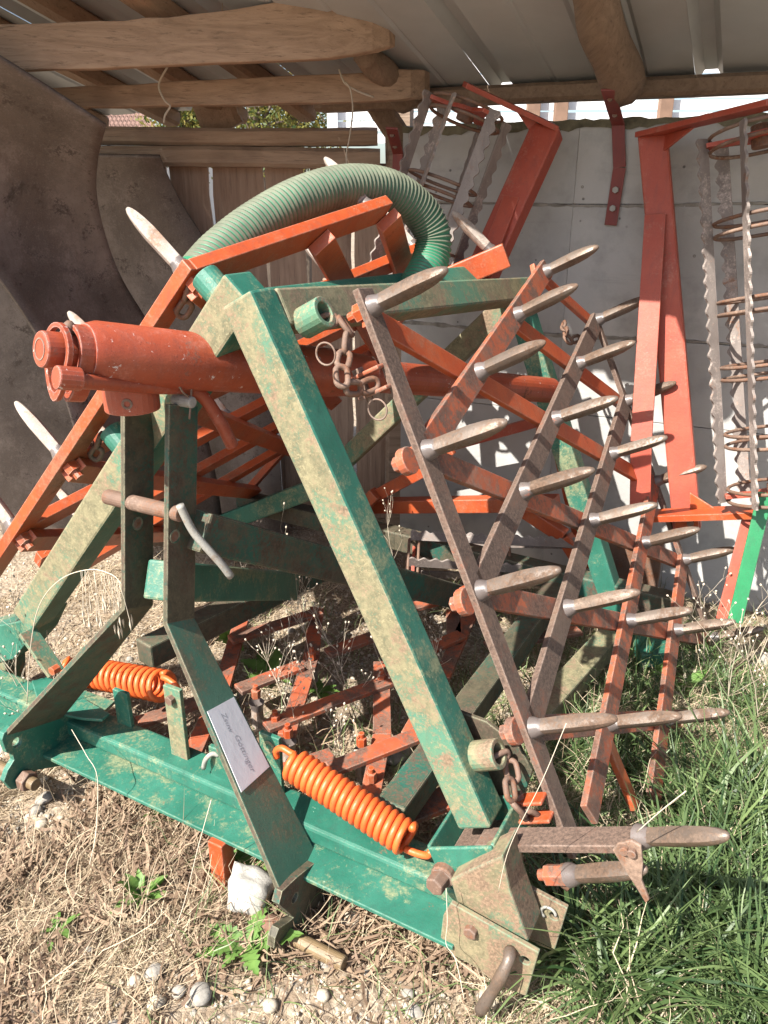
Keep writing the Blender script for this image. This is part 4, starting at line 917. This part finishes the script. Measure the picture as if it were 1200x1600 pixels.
# ---- cage roller frames leaning on the wall
def wavy(m, p0, p1, out, w, amp, per, th):
    d = p1 - p0; ln = d.length; dn = d.normalized(); side = dn.cross(out).normalized(); n = int(ln / per * 8); vs = []
    for i in range(n + 1):
        c = p0 + d * (i / n); a = amp * math.sin(2 * math.pi * i / 8)
        for e, o in ((w + a, -1), (w + a, 1), (0, 1), (0, -1)): vs.append(c + out * e + side * th / 2 * o)
    fs = [(i * 4 + k, i * 4 + (k + 1) % 4, i * 4 + 4 + (k + 1) % 4, i * 4 + 4 + k) for i in range(n) for k in range(4)] + [(3, 2, 1, 0), (n * 4, n * 4 + 1, n * 4 + 2, n * 4 + 3)]
    return m.add(vs, fs)
def cage(parent, a0, a1, rad, nb, phase, rings, hubs=True):
    d = (a1 - a0).normalized(); u = (Nx - d * Nx.dot(d)).normalized(); v = d.cross(u); ln = (a1 - a0).length
    for k in range(nb):
        a = phase + 2 * math.pi * k / nb; o = u * math.cos(a) + v * math.sin(a); tw = 0.12
        o2 = u * math.cos(a + tw) + v * math.sin(a + tw)
        wavy(MB(), a0 + o * (rad - 0.045), a1 + o2 * (rad - 0.045), (o * 0.75 + o.cross(d) * 0.65).normalized(), 0.036, 0.0055, 0.042, 0.007).build('roller_bar', 'crumbler', parent)
    for t in rings:
        for dt in (-0.018, 0.018):
            c = a0 + d * (ln * t + dt); MB().tube(circ(c, u, v, rad - 0.05, 28), 0.0055, 6, closed=True).build('roller_ring', 'rust', parent, smooth=True)
    for t in ((0.02, 0.98) if hubs else ()):
        c = a0 + d * (ln * t)
        m = MB()
        m.cyl(c - d * 0.006, c + d * 0.006, 0.06, 20)
        for k in range(3):
            a = phase + 2 * math.pi * k / 3; o = u * math.cos(a) + v * math.sin(a); m.bar(c, c + o * (rad - 0.04), d, 0.012, 0.045)
        m.build('roller_spider', 'red', parent, 0.001); MB().cyl(c - d * 0.03, c + d * 0.03, 0.028, 16).build('roller_bearing', 'rust', parent, 0.003)
fr = thing('leaning_cage_roller', at_n(1100, 800, 2.65), 'red frame with wavy-bar cage roller leaning on the wall at the right edge', 'cage roller', 'cage rollers stored against the concrete wall')
t0, t1 = at_n(1020, 208, 2.84), at_n(1074, 826, 2.60)
MB().bar(t0, t1, Wx, 0.088, 0.06).build('frame_tube', 'red', fr, 0.006)
q0 = at_n(1006, 211, 2.83); q1 = at_n(1215, 160, 2.45)
MB().bar(q0, q1, Vector((0, 0, 1)).cross(q1 - q0), 0.07, 0.016).build('top_arm', 'red', fr, 0.002)
MB().plate([at_n(1036, 210, 2.82), at_n(1036, 236, 2.80), q0.lerp(q1, 0.42) - Zx * 0.012], Wx, 0.008).build('gusset', 'red', fr, 0.001)
MB().bar(at_n(1024, 335, 2.755), at_n(1002, 690, 2.52), Wx, 0.065, 0.014).build('stay_bar', 'red', fr, 0.002)
MB().bar(at_n(1002, 690, 2.52), at_n(1000, 800, 2.48), Wx, 0.065, 0.014).build('stay_foot', 'red', fr, 0.002)
MB().bar(at_n(1015, 806, 2.56), at_n(1230, 798, 2.46), Zx, 0.022, 0.09).build('bottom_arm', 'orange', fr, 0.002)
MB().plate([at_n(1078, 770, 2.56), at_n(1078, 800, 2.555), at_n(1125, 800, 2.53)], Nx, 0.008).build('gusset', 'orange', fr, 0.001)
MB().plate([at_n(1055, 803, 2.56), at_n(1092, 801, 2.55), at_n(1092, 824, 2.55), at_n(1055, 824, 2.56)], -Nx, 0.01).build('foot_plate', 'orange', fr, 0.002)
c = at_n(1079, 816, 2.548); MB().cyl(c - Nx * 0.014, c, 0.012, 6).build('foot_bolt', 'rust', fr, 0.001)
cage(fr, at_n(1190, 200, 2.60), at_n(1215, 780, 2.46), 0.185, 6, 0.35, (0.02, 0.24, 0.45, 0.63, 0.82, 0.98))
fr = thing('leaning_cage_roller', at_n(740, 500, 2.7), 'red frame with wavy-bar cage roller tilted behind the green hose', 'cage roller', 'cage rollers stored against the concrete wall')
t0, t1 = at_n(856, 203, 2.80), at_n(735, 470, 2.55)
MB().bar(t0, t1, Wx, 0.10, 0.07).build('frame_tube', 'red', fr, 0.006)
MB().bar(at_n(868, 199, 2.79), at_n(726, 132, 2.62), Vector((0, 0, 1)).cross(Wx), 0.075, 0.016).build('top_arm', 'red', fr, 0.002)
MB().plate([at_n(838, 190, 2.77), at_n(808, 176, 2.74), at_n(831, 210, 2.77)], Nx, 0.008).build('gusset', 'red', fr, 0.001)
MB().bar(at_n(800, 308, 2.67), at_n(752, 430, 2.52), Wx, 0.055, 0.014).build('stay_bar', 'red', fr, 0.002)
MB().bar(at_n(792, 398, 2.50), at_n(640, 462, 2.42), Zx, 0.075, 0.05).build('bottom_arm', 'orange', fr, 0.004)
sp_ = MB().cyl(at_n(768, 390, 2.50), at_n(766, 404, 2.50), 0.018, 8).build('tine_socket', 'orange', fr, 0.002)
spike(TP[0], sp_, at_n(767, 392, 2.50), (at_n(721, 345, 2.47) - at_n(767, 392, 2.50)).normalized())
cage(fr, at_n(732, 168, 2.62), at_n(628, 470, 2.50), 0.165, 6, 0.15, (0.03, 0.40, 0.72, 0.98))
# roller lying on the ground behind the harrow
ro = thing('cage_roller', at_z(750, 865, 0), 'brown cage roller lying on the ground behind the folded wing', 'roller')
cage(ro, at_z(640, 888, 0.16), at_z(930, 900, 0.15), 0.16, 6, 0.5, (0.02, 0.5, 0.98))
# perforated green strip and red bar leaning at the right
gb = thing('leaning_bar', at_n(1150, 965, 2.35), 'bright green chipped bar with red backing leaning low at the right edge', 'bar')
MB().bar(at_n(1196, 770, 2.42), at_n(1148, 972, 2.30), Wx, 0.042, 0.02).build('green_strip', 'green_strip', gb, 0.003)
MB().bar(at_n(1172, 800, 2.47), at_n(1128, 968, 2.36), Wx, 0.036, 0.02).build('red_backing', 'red', gb, 0.003)
sb_ = MB().box(at_z(985, 905, 0.12), Wx * 0.10, Nx * 0.02, Zx * 0.16).build('sheet_offcut', 'rust', None, 0.004); tag(sb_, 'rusty steel offcut standing at the wall foot behind the right wing', 'scrap')

# ================================================================== GROUND COVER
def blades(name, P, az, pitch, ln, wd, curl, tone, mat, label, seg=4, fold=0.5):
    """P: n x 3 roots; each blade bends from its pitch by curl along its length"""
    n = len(P); rows = []
    pos = P.copy(); tw = rng.uniform(-0.6, 0.6, n); bend = rng.normal(0, fold, n); kink = rng.normal(0, fold * 0.6, (seg + 1, n))
    for k in range(seg + 1):
        a_ = az + bend * k / seg + kink[k]; hd = np.stack([np.cos(a_), np.sin(a_)], 1); sd = np.stack([-np.sin(a_), np.cos(a_)], 1)
        t = k / seg; w = wd * (1 - t ** 1.6) * 0.5 + 0.0002
        s3 = np.stack([sd[:, 0] * np.cos(tw), sd[:, 1] * np.cos(tw), np.sin(tw)], 1)
        rows += [pos - s3 * w[:, None], pos + s3 * w[:, None]]
        pt = pitch - curl * (t + 0.5 / seg)
        step = ln / seg; pos = pos + np.stack([hd[:, 0] * np.cos(pt), hd[:, 1] * np.cos(pt), np.sin(pt)], 1) * step[:, None]
        g = gzv(pos[:, 0], pos[:, 1]) + 0.003; pos[:, 2] = np.maximum(pos[:, 2], g)
    V = np.stack(rows, 1).reshape(-1, 3); b = np.arange(n)[:, None] * (2 * (seg + 1))
    F = np.concatenate([b + np.array([[2 * k, 2 * k + 1, 2 * k + 3, 2 * k + 2]]) for k in range(seg)], 0)
    T_ = np.repeat(np.clip(tone, 0, 1), 2 * (seg + 1))
    o = put(name, fast_mesh(name, V, F, T_, True), mat, None, Vector((0, 0, 0)), 'stuff'); o['label'] = label; o['category'] = 'grass'
    return o
def scatter(n, x0, x1, y0, y1, dens):
    out = np.zeros((0, 2))
    while len(out) < n:
        q = np.stack([rng.uniform(x0, x1, n * 2), rng.uniform(y0, y1, n * 2)], 1); q = q[rng.uniform(0, 1, len(q)) < dens(q[:, 0], q[:, 1])]; out = np.concatenate([out, q])
    q = out[:n]; return np.concatenate([q, (gzv(q[:, 0], q[:, 1]) - 0.002)[:, None]], 1)
gb0 = lambda x, y: at_z(x, y, 0.0)
sig = lambda v: 1 / (1 + np.exp(-v))
patch = lambda x, y, s, a: 0.5 + 0.5 * np.sin(x * s + a) * np.cos(y * s * 1.2 + a * 2) + 0.25 * np.sin(x * s * 2.7 - y * s * 1.9)
greenness = lambda x, y: sig((x - 0.32 - 0.10 * (y - 1.0)) * 16) * sig((2.15 - y) * 6)
gravelly = lambda x, y: np.clip(np.exp(-((x + 0.30) ** 2 / 0.05 + (y - 1.0) ** 2 / 0.02)) + np.exp(-((x - 0.02) ** 2 / 0.05 + (y - 1.03) ** 2 / 0.01)) + np.exp(-((x + 0.86) ** 2 / 0.02 + (y - 1.50) ** 2 / 0.02)) + 0.9 * np.exp(-((x - 0.0) ** 2 / 0.5 + (y - 2.2) ** 2 / 0.25)), 0, 1)
# straw mat
P = scatter(38000, -1.5, 1.7, 0.82, 3.0, lambda x, y: np.clip((0.25 + 0.75 * patch(x, y, 5, 1)) * (1 - 0.95 * gravelly(x, y)) * (1 - 0.15 * greenness(x, y)) * (0.35 + 0.65 * (y < 1.75)), 0.02, 1))
n = len(P); flow = 0.6 * np.sin(P[:, 0] * 4 + P[:, 1] * 3)
blades('dry_straw', P, rng.normal(0.6, 1.3, n) + flow, np.abs(rng.normal(0.18, 0.28, n)), rng.gamma(3, 0.027, n) + 0.025, rng.uniform(0.0010, 0.0030, n), rng.uniform(-0.6, 1.2, n), rng.beta(1.3, 1.3, n), 'straw', 'matted dry straw and dead grass over the earth', 5, 0.7)
# dead leaf litter
P = scatter(9500, -1.4, 0.5, 0.82, 1.9, lambda x, y: np.clip(patch(x, y, 6, 2.2) * (1 - gravelly(x, y)) * sig((0.12 - x) * 10) * (0.25 + 0.75 * (y < 1.55)), 0.01, 1)); n = len(P); P[:, 2] += rng.uniform(0.002, 0.03, n)
blades('dead_leaf_litter', P, rng.uniform(0, 6.28, n), rng.normal(0.1, 0.4, n), rng.uniform(0.025, 0.12, n), rng.uniform(0.003, 0.009, n), rng.normal(0.4, 0.9, n), rng.beta(1.5, 1.7, n), 'litter', 'curled brown dead leaves between the straw', 4)
# green grass on the right, growing in tufts
tc = scatter(170, 0.1, 1.7, 0.85, 2.3, lambda x, y: np.clip(greenness(x, y) * (0.08 + 0.92 * patch(x, y, 7, 0.4)), 0, 1))
per = 32; idx_ = np.repeat(np.arange(len(tc)), per); n = len(idx_); P = tc[idx_].copy(); P[:, :2] += rng.normal(0, 0.018, (n, 2)); P[:, 2] = gzv(P[:, 0], P[:, 1]) - 0.002
big = rng.uniform(0.6, 1.3, len(tc))[idx_]; dryt = rng.uniform(0, 1, len(tc))[idx_]
blades('green_grass', P, rng.uniform(0, 6.28, n), rng.uniform(0.75, 1.45, n), rng.uniform(0.08, 0.24, n) * big, rng.uniform(0.003, 0.0068, n), rng.uniform(0.2, 1.5, n), np.clip(rng.normal(0.42, 0.22, n) + 0.15 * (dryt - .5), 0, 1), 'grass', 'long green grass growing in tufts at the right', 6)
# broad-bladed tufts in the foreground right
tp = np.array([[p_.x, p_.y] for p_ in (gb0(x, y) for x, y in ((1105, 1440), (1150, 1560), (1010, 1500), (1185, 1420), (1060, 1560), (1190, 1500), (1120, 1350), (1190, 1330), (960, 1570), (1090, 1500), (1040, 1420), (1170, 1600), (1230, 1450), (1230, 1560), (1150, 1270), (1080, 1290), (1200, 1240), (900, 1500)))])
per = 110; idx_ = np.repeat(np.arange(len(tp)), per); n = len(idx_); P = np.zeros((n, 3)); P[:, :2] = tp[idx_] + rng.normal(0, 0.020, (n, 2)); P[:, 2] = gzv(P[:, 0], P[:, 1])
tone_ = np.clip(rng.normal(0.40, 0.24, n), 0, 1)
blades('broad_grass', P, rng.uniform(0, 6.28, n), rng.uniform(0.65, 1.5, n), rng.uniform(0.14, 0.36, n), rng.uniform(0.0055, 0.0105, n), rng.uniform(0.3, 1.9, n), tone_, 'grass', 'broad glossy grass tufts in the right foreground', 7, 0.15)
# thin fine grass, half dry, in between and under the machine
P = scatter(7000, -0.5, 1.8, 0.9, 2.8, lambda x, y: np.clip((0.15 + 0.85 * greenness(x, y)) * (0.3 + 0.7 * patch(x, y, 9, 3)) + 0.55 * np.exp(-((x - 0.35) ** 2 / 0.10 + (y - 1.75) ** 2 / 0.12)), 0.01, 1)); n = len(P)
blades('fine_grass', P, rng.uniform(0, 6.28, n), rng.uniform(0.5, 1.4, n), rng.uniform(0.06, 0.19, n), rng.uniform(0.0012, 0.0028, n), rng.uniform(0.1, 1.4, n), rng.uniform(0.3, 1.0, n), 'grass', 'thin half-dry grass between the harrow bars', 5)
P = scatter(5600, -0.2, 1.7, 0.85, 2.2, lambda x, y: np.clip(greenness(x, y) * (0.3 + patch(x, y, 8, 5)), 0, 1)); n = len(P)
blades('bleached_grass', P, rng.uniform(0, 6.28, n), rng.uniform(0.2, 1.2, n), rng.uniform(0.07, 0.26, n), rng.uniform(0.0015, 0.004, n), rng.uniform(0.3, 1.6, n), rng.uniform(0.5, 1, n), 'straw', 'bleached dead grass blades among the green grass', 5)

# stones: loose gravel as a mass, the larger pebbles one by one
def pebble(seed, sub=2):
    bm = bmesh.new(); bmesh.ops.create_icosphere(bm, subdivisions=sub, radius=1.0); rr = random.Random(seed); ph = [rr.uniform(0, 6) for _ in range(6)]
    for v in bm.verts:
        c = v.co; k = 1 + 0.13 * math.sin(2.3 * c.x + ph[0]) + 0.12 * math.sin(2.7 * c.y + ph[1]) + 0.10 * math.sin(3.1 * c.z + ph[2]) + 0.04 * math.sin(6 * c.x + 5 * c.y + ph[3])
        v.co = Vector((c.x * k, c.y * k * 0.8, c.z * k * 0.62))
    me = bpy.data.meshes.new('pebble'); bm.to_mesh(me); bm.free(); me.polygons.foreach_set('use_smooth', [True] * len(me.polygons)); return me
def gravel(n, dens, name, smin, smax, mat, label):
    src = [pebble(50 + k, 1) for k in range(5)]; P = scatter(n, -1.5, 1.9, 0.82, 3.2, dens); Vs = []; Fs = []; off = 0
    for k, me in enumerate(src):
        co = np.zeros(len(me.vertices) * 3); me.vertices.foreach_get('co', co); co = co.reshape(-1, 3); fa = np.array([p.vertices[:] for p in me.polygons])
        Q = P[k::5]; s = rng.gamma(2.0, (smax - smin) / 4, len(Q)) + smin; a = rng.uniform(0, 6.28, len(Q)); ca, sa = np.cos(a), np.sin(a)
        X = co[None, :, 0] * ca[:, None] - co[None, :, 1] * sa[:, None]; Y = co[None, :, 0] * sa[:, None] + co[None, :, 1] * ca[:, None]
        V = np.stack([X, Y, np.repeat(co[None, :, 2], len(Q), 0)], 2) * s[:, None, None] + Q[:, None, :] + np.array([0, 0, 0.003]); Vs.append(V.reshape(-1, 3))
        Fs.append((fa[None] + (np.arange(len(Q)) * len(co))[:, None, None] + off).reshape(-1, 3)); off += V.shape[0] * V.shape[1]
    for me in src: bpy.data.meshes.remove(me)
    o = put(name, fast_mesh(name, np.concatenate(Vs), np.concatenate(Fs), None, True), mat, None, Vector((0, 0, 0)), 'stuff'); o['label'] = label; o['category'] = 'gravel'
gravel(5600, lambda x, y: np.clip(0.10 + 0.9 * gravelly(x, y) - 0.3 * greenness(x, y), 0.02, 1), 'gravel', 0.002, 0.007, 'stone', 'pale gravel and grit scattered over the earth')
gravel(2600, lambda x, y: np.clip(0.2 + 0.8 * gravelly(x, y), 0.02, 1), 'dark_gravel', 0.002, 0.007, 'stone2', 'grey gravel and clods among the straw')
PM = []
for k in range(6):
    me = pebble(k, 2); me.materials.append(M['stone' if k % 3 else 'stone2']); PM.append(me)
def stone(name, px, py, size, me, label, group=None, z=0.0):
    p = at_z(px, py, z); p.z = gz(p.x, p.y); o = bpy.data.objects.new(name, me); COL.objects.link(o)
    o.location = (p.x, p.y, p.z + size * 0.55); o.scale = (size,) * 3; o.rotation_euler = (random.uniform(-.2, .2), random.uniform(-.2, .2), random.uniform(0, 6.28)); return tag(o, label, 'stone', group)
ws = pebble(99, 3)
for v in ws.vertices:
    c = v.co; q = 0.16 * math.sin(5.1 * c.x + 1) * math.sin(4.3 * c.y) + 0.08 * math.sin(9 * c.z + 4 * c.x) - 0.28 * max(0.0, c.x * 0.8 + c.z * 0.9 - 0.55) - 0.3 * max(0.0, -c.x * 0.7 + c.y * 0.6 - 0.5); v.co = c * (1 + q); v.co.x *= 1 - 0.45 * max(0, v.co.z); v.co.y *= 1 - 0.5 * max(0, v.co.z); ws.materials.append(M['white_stone'])
o = stone('white_stone', 396, 1412, 0.062, ws, 'big chalky white stone beside the right link pin'); o.scale = (0.050, 0.060, 0.105); o.rotation_euler = (-0.35, -0.25, 0.9); o.location.z += 0.018
st = [(315, 1562, 26, 'egg-shaped pale pebble at the bottom edge, left of centre'), (423, 1577, 17, 'flat pale pebble at the bottom edge right of the egg-shaped one'), (300, 1573, 13, 'rounded pebble touching the egg-shaped one on its left'),
      (280, 1559, 15, 'angular pale pebble left of the two rounded ones at the bottom'), (246, 1575, 18, 'broad pale stone near the bottom edge, leftmost of that group'), (213, 1545, 16, 'upright buff stone left of the bottom gravel patch'), (243, 1530, 20, 'pointed buff stone above the bottom gravel patch'),
      (505, 1556, 15, 'small white pebble below the right link pin'), (545, 1438, 24, 'pointed pale stone right of the link pin under the beam'), (650, 1585, 20, 'pale stone at the bottom edge near the pivot handle'),
      (1088, 1068, 26, 'rounded grey-brown stone on the bare earth at the right'), (1110, 1120, 22, 'brown stone beside the lowest tine row at the right'), (70, 1255, 17, 'white pebble left of the front beam'), (66, 1295, 14, 'round buff pebble below the white one at the left'),
      (85, 1292, 10, 'small pebble touching the buff one at the left'), (58, 1272, 13, 'flat pale stone between the pebbles at the far left'), (160, 1203, 26, 'white angular stone under the left link plate'), (350, 1110, 24, 'grey stone inside the frame behind the foil'), (620, 1180, 34, 'pale shaded stone inside the frame near the spring'),
      (1075, 1150, 15, 'small stone right of the fifth tine bar'), (760, 1565, 22, 'pale stone under the end of the pivot handle'), (1185, 1040, 24, 'pale stone at the right edge by the leaning bar'), (15, 1180, 22, 'white stone behind the left link pin')]
for k, (x, y, s, lb) in enumerate(st): stone('stone', x, y, s / 1209 * (at_z(x, y, 0) - EYE).dot(sight(x, y)) / sight(x, y).length_squared * 0.82, PM[k % 6], lb)
P = scatter(90, -1.2, 1.6, 0.88, 2.7, lambda x, y: np.clip(0.12 + gravelly(x, y) - 0.4 * greenness(x, y), 0.01, 1))
for k, q in enumerate(P):
    s = random.uniform(0.008, 0.017); o = bpy.data.objects.new('pebble', PM[k % 6]); COL.objects.link(o); o.location = (q[0], q[1], q[2] + s * 0.42); o.scale = (s, s, s); o.rotation_euler = (random.uniform(-.3, .3), random.uniform(-.3, .3), random.uniform(0, 6.28))
    tag(o, 'small loose pebble lying among straw and gravel', 'pebble', 'loose pebbles on the ground')

# ---- leafy weeds
def leaf_mesh(seed, lobes):
    rr = random.Random(seed); n = 14; vs = []; fs = []
    for i in range(n + 1):
        t = i / n; w = 0.16 * math.sin(math.pi * min(1, t * 0.93 + 0.07)) ** 0.8 * (1 + (0.5 if i % 2 else -0.25) * lobes) + 0.008
        z = 0.30 * t - 0.42 * t * t
        for s in (-1, 0, 1): vs.append((s * w, t, z + (0.035 if s else 0.0) + rr.uniform(-.008, .008)))
    for i in range(n):
        for s in (0, 1): a = i * 3 + s; fs.append((a, a + 1, a + 4, a + 3))
    tone = np.repeat(np.clip(np.array([rr.gauss(0.5, 0.12) for _ in range(n + 1)]), 0, 1), 3); tone[1::3] += 0.25
    me = fast_mesh('leaf', np.array(vs), np.array(fs), tone, True); me.materials.append(M['leaf']); return me
LMESH = [leaf_mesh(k, l) for k, l in enumerate((0.9, 0.7, 0.25, 0.1, 0.5))]
def weed(px, py, z, n, size, kinds, label, up=0.5, seed=0, spread=6.28, az0=0.0):
    rr = random.Random(seed); p = at_z(px, py, z); p.z = gz(p.x, p.y)
    if z > 0.03: p = at_z(px, py, 0.02)
    t = thing('leafy_weed', p, label, 'weed', 'leafy weeds around the harrow')
    for k in range(n):
        o = bpy.data.objects.new('leaf', LMESH[rr.choice(kinds)]); COL.objects.link(o); o.parent = t
        s = size * rr.uniform(0.65, 1.15); o.scale = (s, s, s); o.rotation_euler = (rr.uniform(0.1, up), rr.uniform(-.3, .3), az0 + spread * k / n + rr.uniform(-.4, .4)); o.location = (rr.uniform(-.01, .01), rr.uniform(-.01, .01), 0.016)
weed(388, 1488, 0.0, 7, 0.10, (0, 1), 'toothed-leaf weed flat on the ground below the white stone', 0.4, 1)
weed(398, 1360, 0.03, 11, 0.095, (0, 4), 'bright wrinkled leafy weed between the stand leg and the white stone', 0.8, 2)
weed(222, 1418, 0.0, 26, 0.062, (3, 2), 'small bright green bushy weed in the straw at lower left', 1.2, 3)
weed(365, 1018, 0.0, 8, 0.13, (1, 4), 'upright green weed behind the foil-marked mast arm', 1.2, 4)
weed(425, 1065, 0.0, 9, 0.12, (0, 1), 'jagged pale weed leaf in the shade inside the frame', 0.6, 5)
weed(90, 1475, 0.0, 6, 0.05, (2, 3), 'tiny weed in the straw at the left', 0.5, 6)
weed(1060, 1085, 0.0, 6, 0.12, (2, 3), 'broad dock-like leaves beside the round stone at right', 1.2, 7)
weed(940, 1575, 0.0, 18, 0.034, (3, 2), 'small clover-like weed at the bottom under the long grass', 1.0, 8)
weed(250, 1290, 0.0, 6, 0.055, (0, 2), 'pale young weed below the front beam', 0.9, 9)
weed(500, 1090, 0.0, 6, 0.07, (4, 1), 'limp weed between the crossing orange bars', 0.7, 10)

# ---- dry branching weed stems with seed heads
def dry_stem(base, height, lean, nbr, label, seed, heads=True):
    rr = random.Random(seed); t = thing('dry_weed_stem', base, label, 'dry weed', 'dry seeding weeds round the harrow'); m = MB(); hd = MB()
    def grow(p, d, ln, r, lev):
        q = [p]; dd = d.copy()
        for k in range(4):
            dd = (dd + Vector((rr.uniform(-.12, .12), rr.uniform(-.12, .12), rr.uniform(-.03, .08)))).normalized(); q.append(q[-1] + dd * ln / 4)
        m.tube(q, [r, r * .9, r * .75, r * .6, r * .45], 5)
        if lev >= 2:
            if heads:
                hd.tube([q[-1] - dd * .001, q[-1] + dd * .003, q[-1] + dd * .006, q[-1] + dd * .008], [.0007, .0030, .0028, .0006], 6)
            return
        for k in range(nbr if lev == 0 else rr.randint(2, 4)):
            i = rr.randint(1, 4); a = rr.uniform(0, 6.28); o = (dd + Vector((math.cos(a), math.sin(a), rr.uniform(0.0, 0.5))) * 0.8).normalized()
            grow(q[i], o, ln * rr.uniform(0.28, 0.5), r * 0.5, lev + 1)
    grow(base, (Zx + Vector(lean)).normalized(), height, 0.0016, 0)
    for mb, nm in ((m, 'stem'), (hd, 'seed_head')):
        if not mb.v: continue
        o = mb.build(nm, 'stem', t, smooth=True)
        if nm == 'seed_head': o['kind'] = 'stuff'
        at_ = o.data.attributes.new('tone', 'FLOAT', 'POINT'); at_.data.foreach_set('value', [0.75 if nm == 'seed_head' else rr.uniform(.2, .9) for _ in range(len(o.data.vertices))])
gb_ = lambda x, y: at_z(x, y, 0.0)
dry_stem(gb_(500, 1110), 0.34, (-.05, .05, 0), 9, 'pale dry seeding weed in the middle of the frame, left of the long arm', 1)
dry_stem(gb_(440, 1060), 0.36, (.1, .1, 0), 8, 'dry seeding weed in front of the dark brace', 2)
dry_stem(gb_(530, 1060), 0.30, (-.2, .0, 0), 7, 'dry seeding weed against the left edge of the long arm', 3)
dry_stem(gb_(1130, 1130), 0.42, (.0, .0, 0), 9, 'tall dry seeding weed right of the tine rows', 4)
dry_stem(gb_(1165, 1085), 0.40, (.15, .0, 0), 9, 'dry seeding weed at the right edge in front of the green bar', 5)
dry_stem(gb_(1100, 1060), 0.30, (-.2, .0, 0), 7, 'dry seeding weed between the last tines and the leaning bar', 6)
dry_stem(gb_(60, 1150), 0.42, (-.05, .0, 0), 8, 'reddish dry weed in front of the left wing foot', 7)
dry_stem(gb_(100, 1140), 0.46, (-.05, .1, 0), 7, 'dry branching weed across the left wing arm', 8)
dry_stem(gb_(360, 960), 0.36, (.1, .0, 0), 7, 'dry seeding weed below the pin handle', 9)
dry_stem(gb_(470, 1180), 0.20, (-.1, .0, 0), 7, 'low dry weed above the right spring', 10)
dry_stem(gb_(620, 930), 0.3, (-.1, .0, 0), 7, 'dry weed far behind the long arm', 11)
for k, (x, y, h, ln, lb) in enumerate(((455, 1125, .26, -.3, 'dry weed beside the jagged leaf weed'), (560, 1130, .26, -.3, 'dry weed leaning left in front of the crossing bars'), (600, 1110, .24, .1, 'dry weed right of the crossing bars'), (540, 1230, .18, 0, 'low dry weed just above the middle of the right spring'), (410, 1010, .30, .2, 'dry weed leaning right below the dark brace'), (670, 1090, .22, .2, 'dry weed just right of the long arm'), (30, 1130, .40, .0, 'reddish dry weed at the left edge by the wing hinge'), (85, 1170, .34, -.2, 'dry weed leaning left over the link plate'), (480, 1000, .28, -.1, 'dry weed under the middle of the mast brace'), (1190, 1150, .34, -.2, 'dry weed at the right edge beside the long tines'))):
    dry_stem(gb_(x, y), h, (ln, .05, 0), 9, lb, 40 + k)
# drooping oat grass at the left
t = thing('oat_grass', gb_(50, 1120), 'arching dry oat grass with hanging spikelets left of the mast', 'grass')
arc = [at_r(x, y, 1.02) for x, y in ((42, 1100), (48, 1010), (62, 945), (95, 905), (140, 890), (175, 898), (192, 915))]
o = MB().tube(curve(arc, 6), 0.0011, 5).build('stalk', 'stem', t, smooth=True); ob_ = [o]
m = MB(); rr = random.Random(5)
for k in range(26):
    x = rr.uniform(124, 190); y = 892 + (x - 140) ** 2 * 0.008; a = at_r(x, y, 1.02 + rr.uniform(-.02, .02)); dn = rr.uniform(0.05, 0.13); b = a - Zx * dn + Lx * rr.uniform(-.02, .02)
    m.tube([a, a.lerp(b, .5) + Lx * rr.uniform(-.006, .006), b, b - Zx * .012, b - Zx * .03], [.0004, .0004, .0007, .0026, .0003], 5)
ob_.append(m.build('spikelet', 'stem', t, smooth=True)); ob_[-1]['kind'] = 'stuff'
for o in ob_:
    a_ = o.data.attributes.new('tone', 'FLOAT', 'POINT'); a_.data.foreach_set('value', [0.8] * len(o.data.vertices))
# single long bleached straws caught on the machine
def straw(pts, r, label):
    o = MB().tube(curve(pts, 6), r, 5).build('long_straw', 'stem', None, smooth=True); a_ = o.data.attributes.new('tone', 'FLOAT', 'POINT'); a_.data.foreach_set('value', [0.85] * len(o.data.vertices)); tag(o, label, 'straw')
straw([at_r(885, 1130, 0.96), at_r(846, 1222, 0.94), at_r(797, 1322, 0.93), at_r(778, 1395, 0.94)], 0.0006, 'long pale straw slanting across the lower chain and spacer bar')
straw([at_r(697, 1388, 0.97), at_r(699, 1440, 0.955), at_r(697, 1475, 0.95), at_r(712, 1500, 0.93), at_r(725, 1560, 0.90)], 0.0007, 'kinked straw hanging from the hinge bolt down the hinge plate')
straw([at_r(112, 1140, 0.98), at_r(135, 1180, 0.95), at_r(152, 1215, 0.93), at_r(150, 1300, 0.88), at_r(140, 1350, 0.82)], 0.0009, 'long straw bent down over the left end of the front beam')
straw([at_r(330, 1250, 0.92), at_r(308, 1330, 0.88), at_r(285, 1420, 0.84), at_r(258, 1485, 0.80)], 0.0009, 'long thin straw slanting down from the front beam')
straw([at_z(1068, 1330, .1), at_z(1040, 1440, .09), at_z(980, 1500, .06), at_z(925, 1590, .02)], 0.0009, 'bent white straw lying across the green grass')
straw([at_r(995, 1300, 1.02), at_r(1035, 1265, 1.0), at_r(1072, 1236, 0.99)], 0.0009, 'short straw sticking up right of the latch lever')
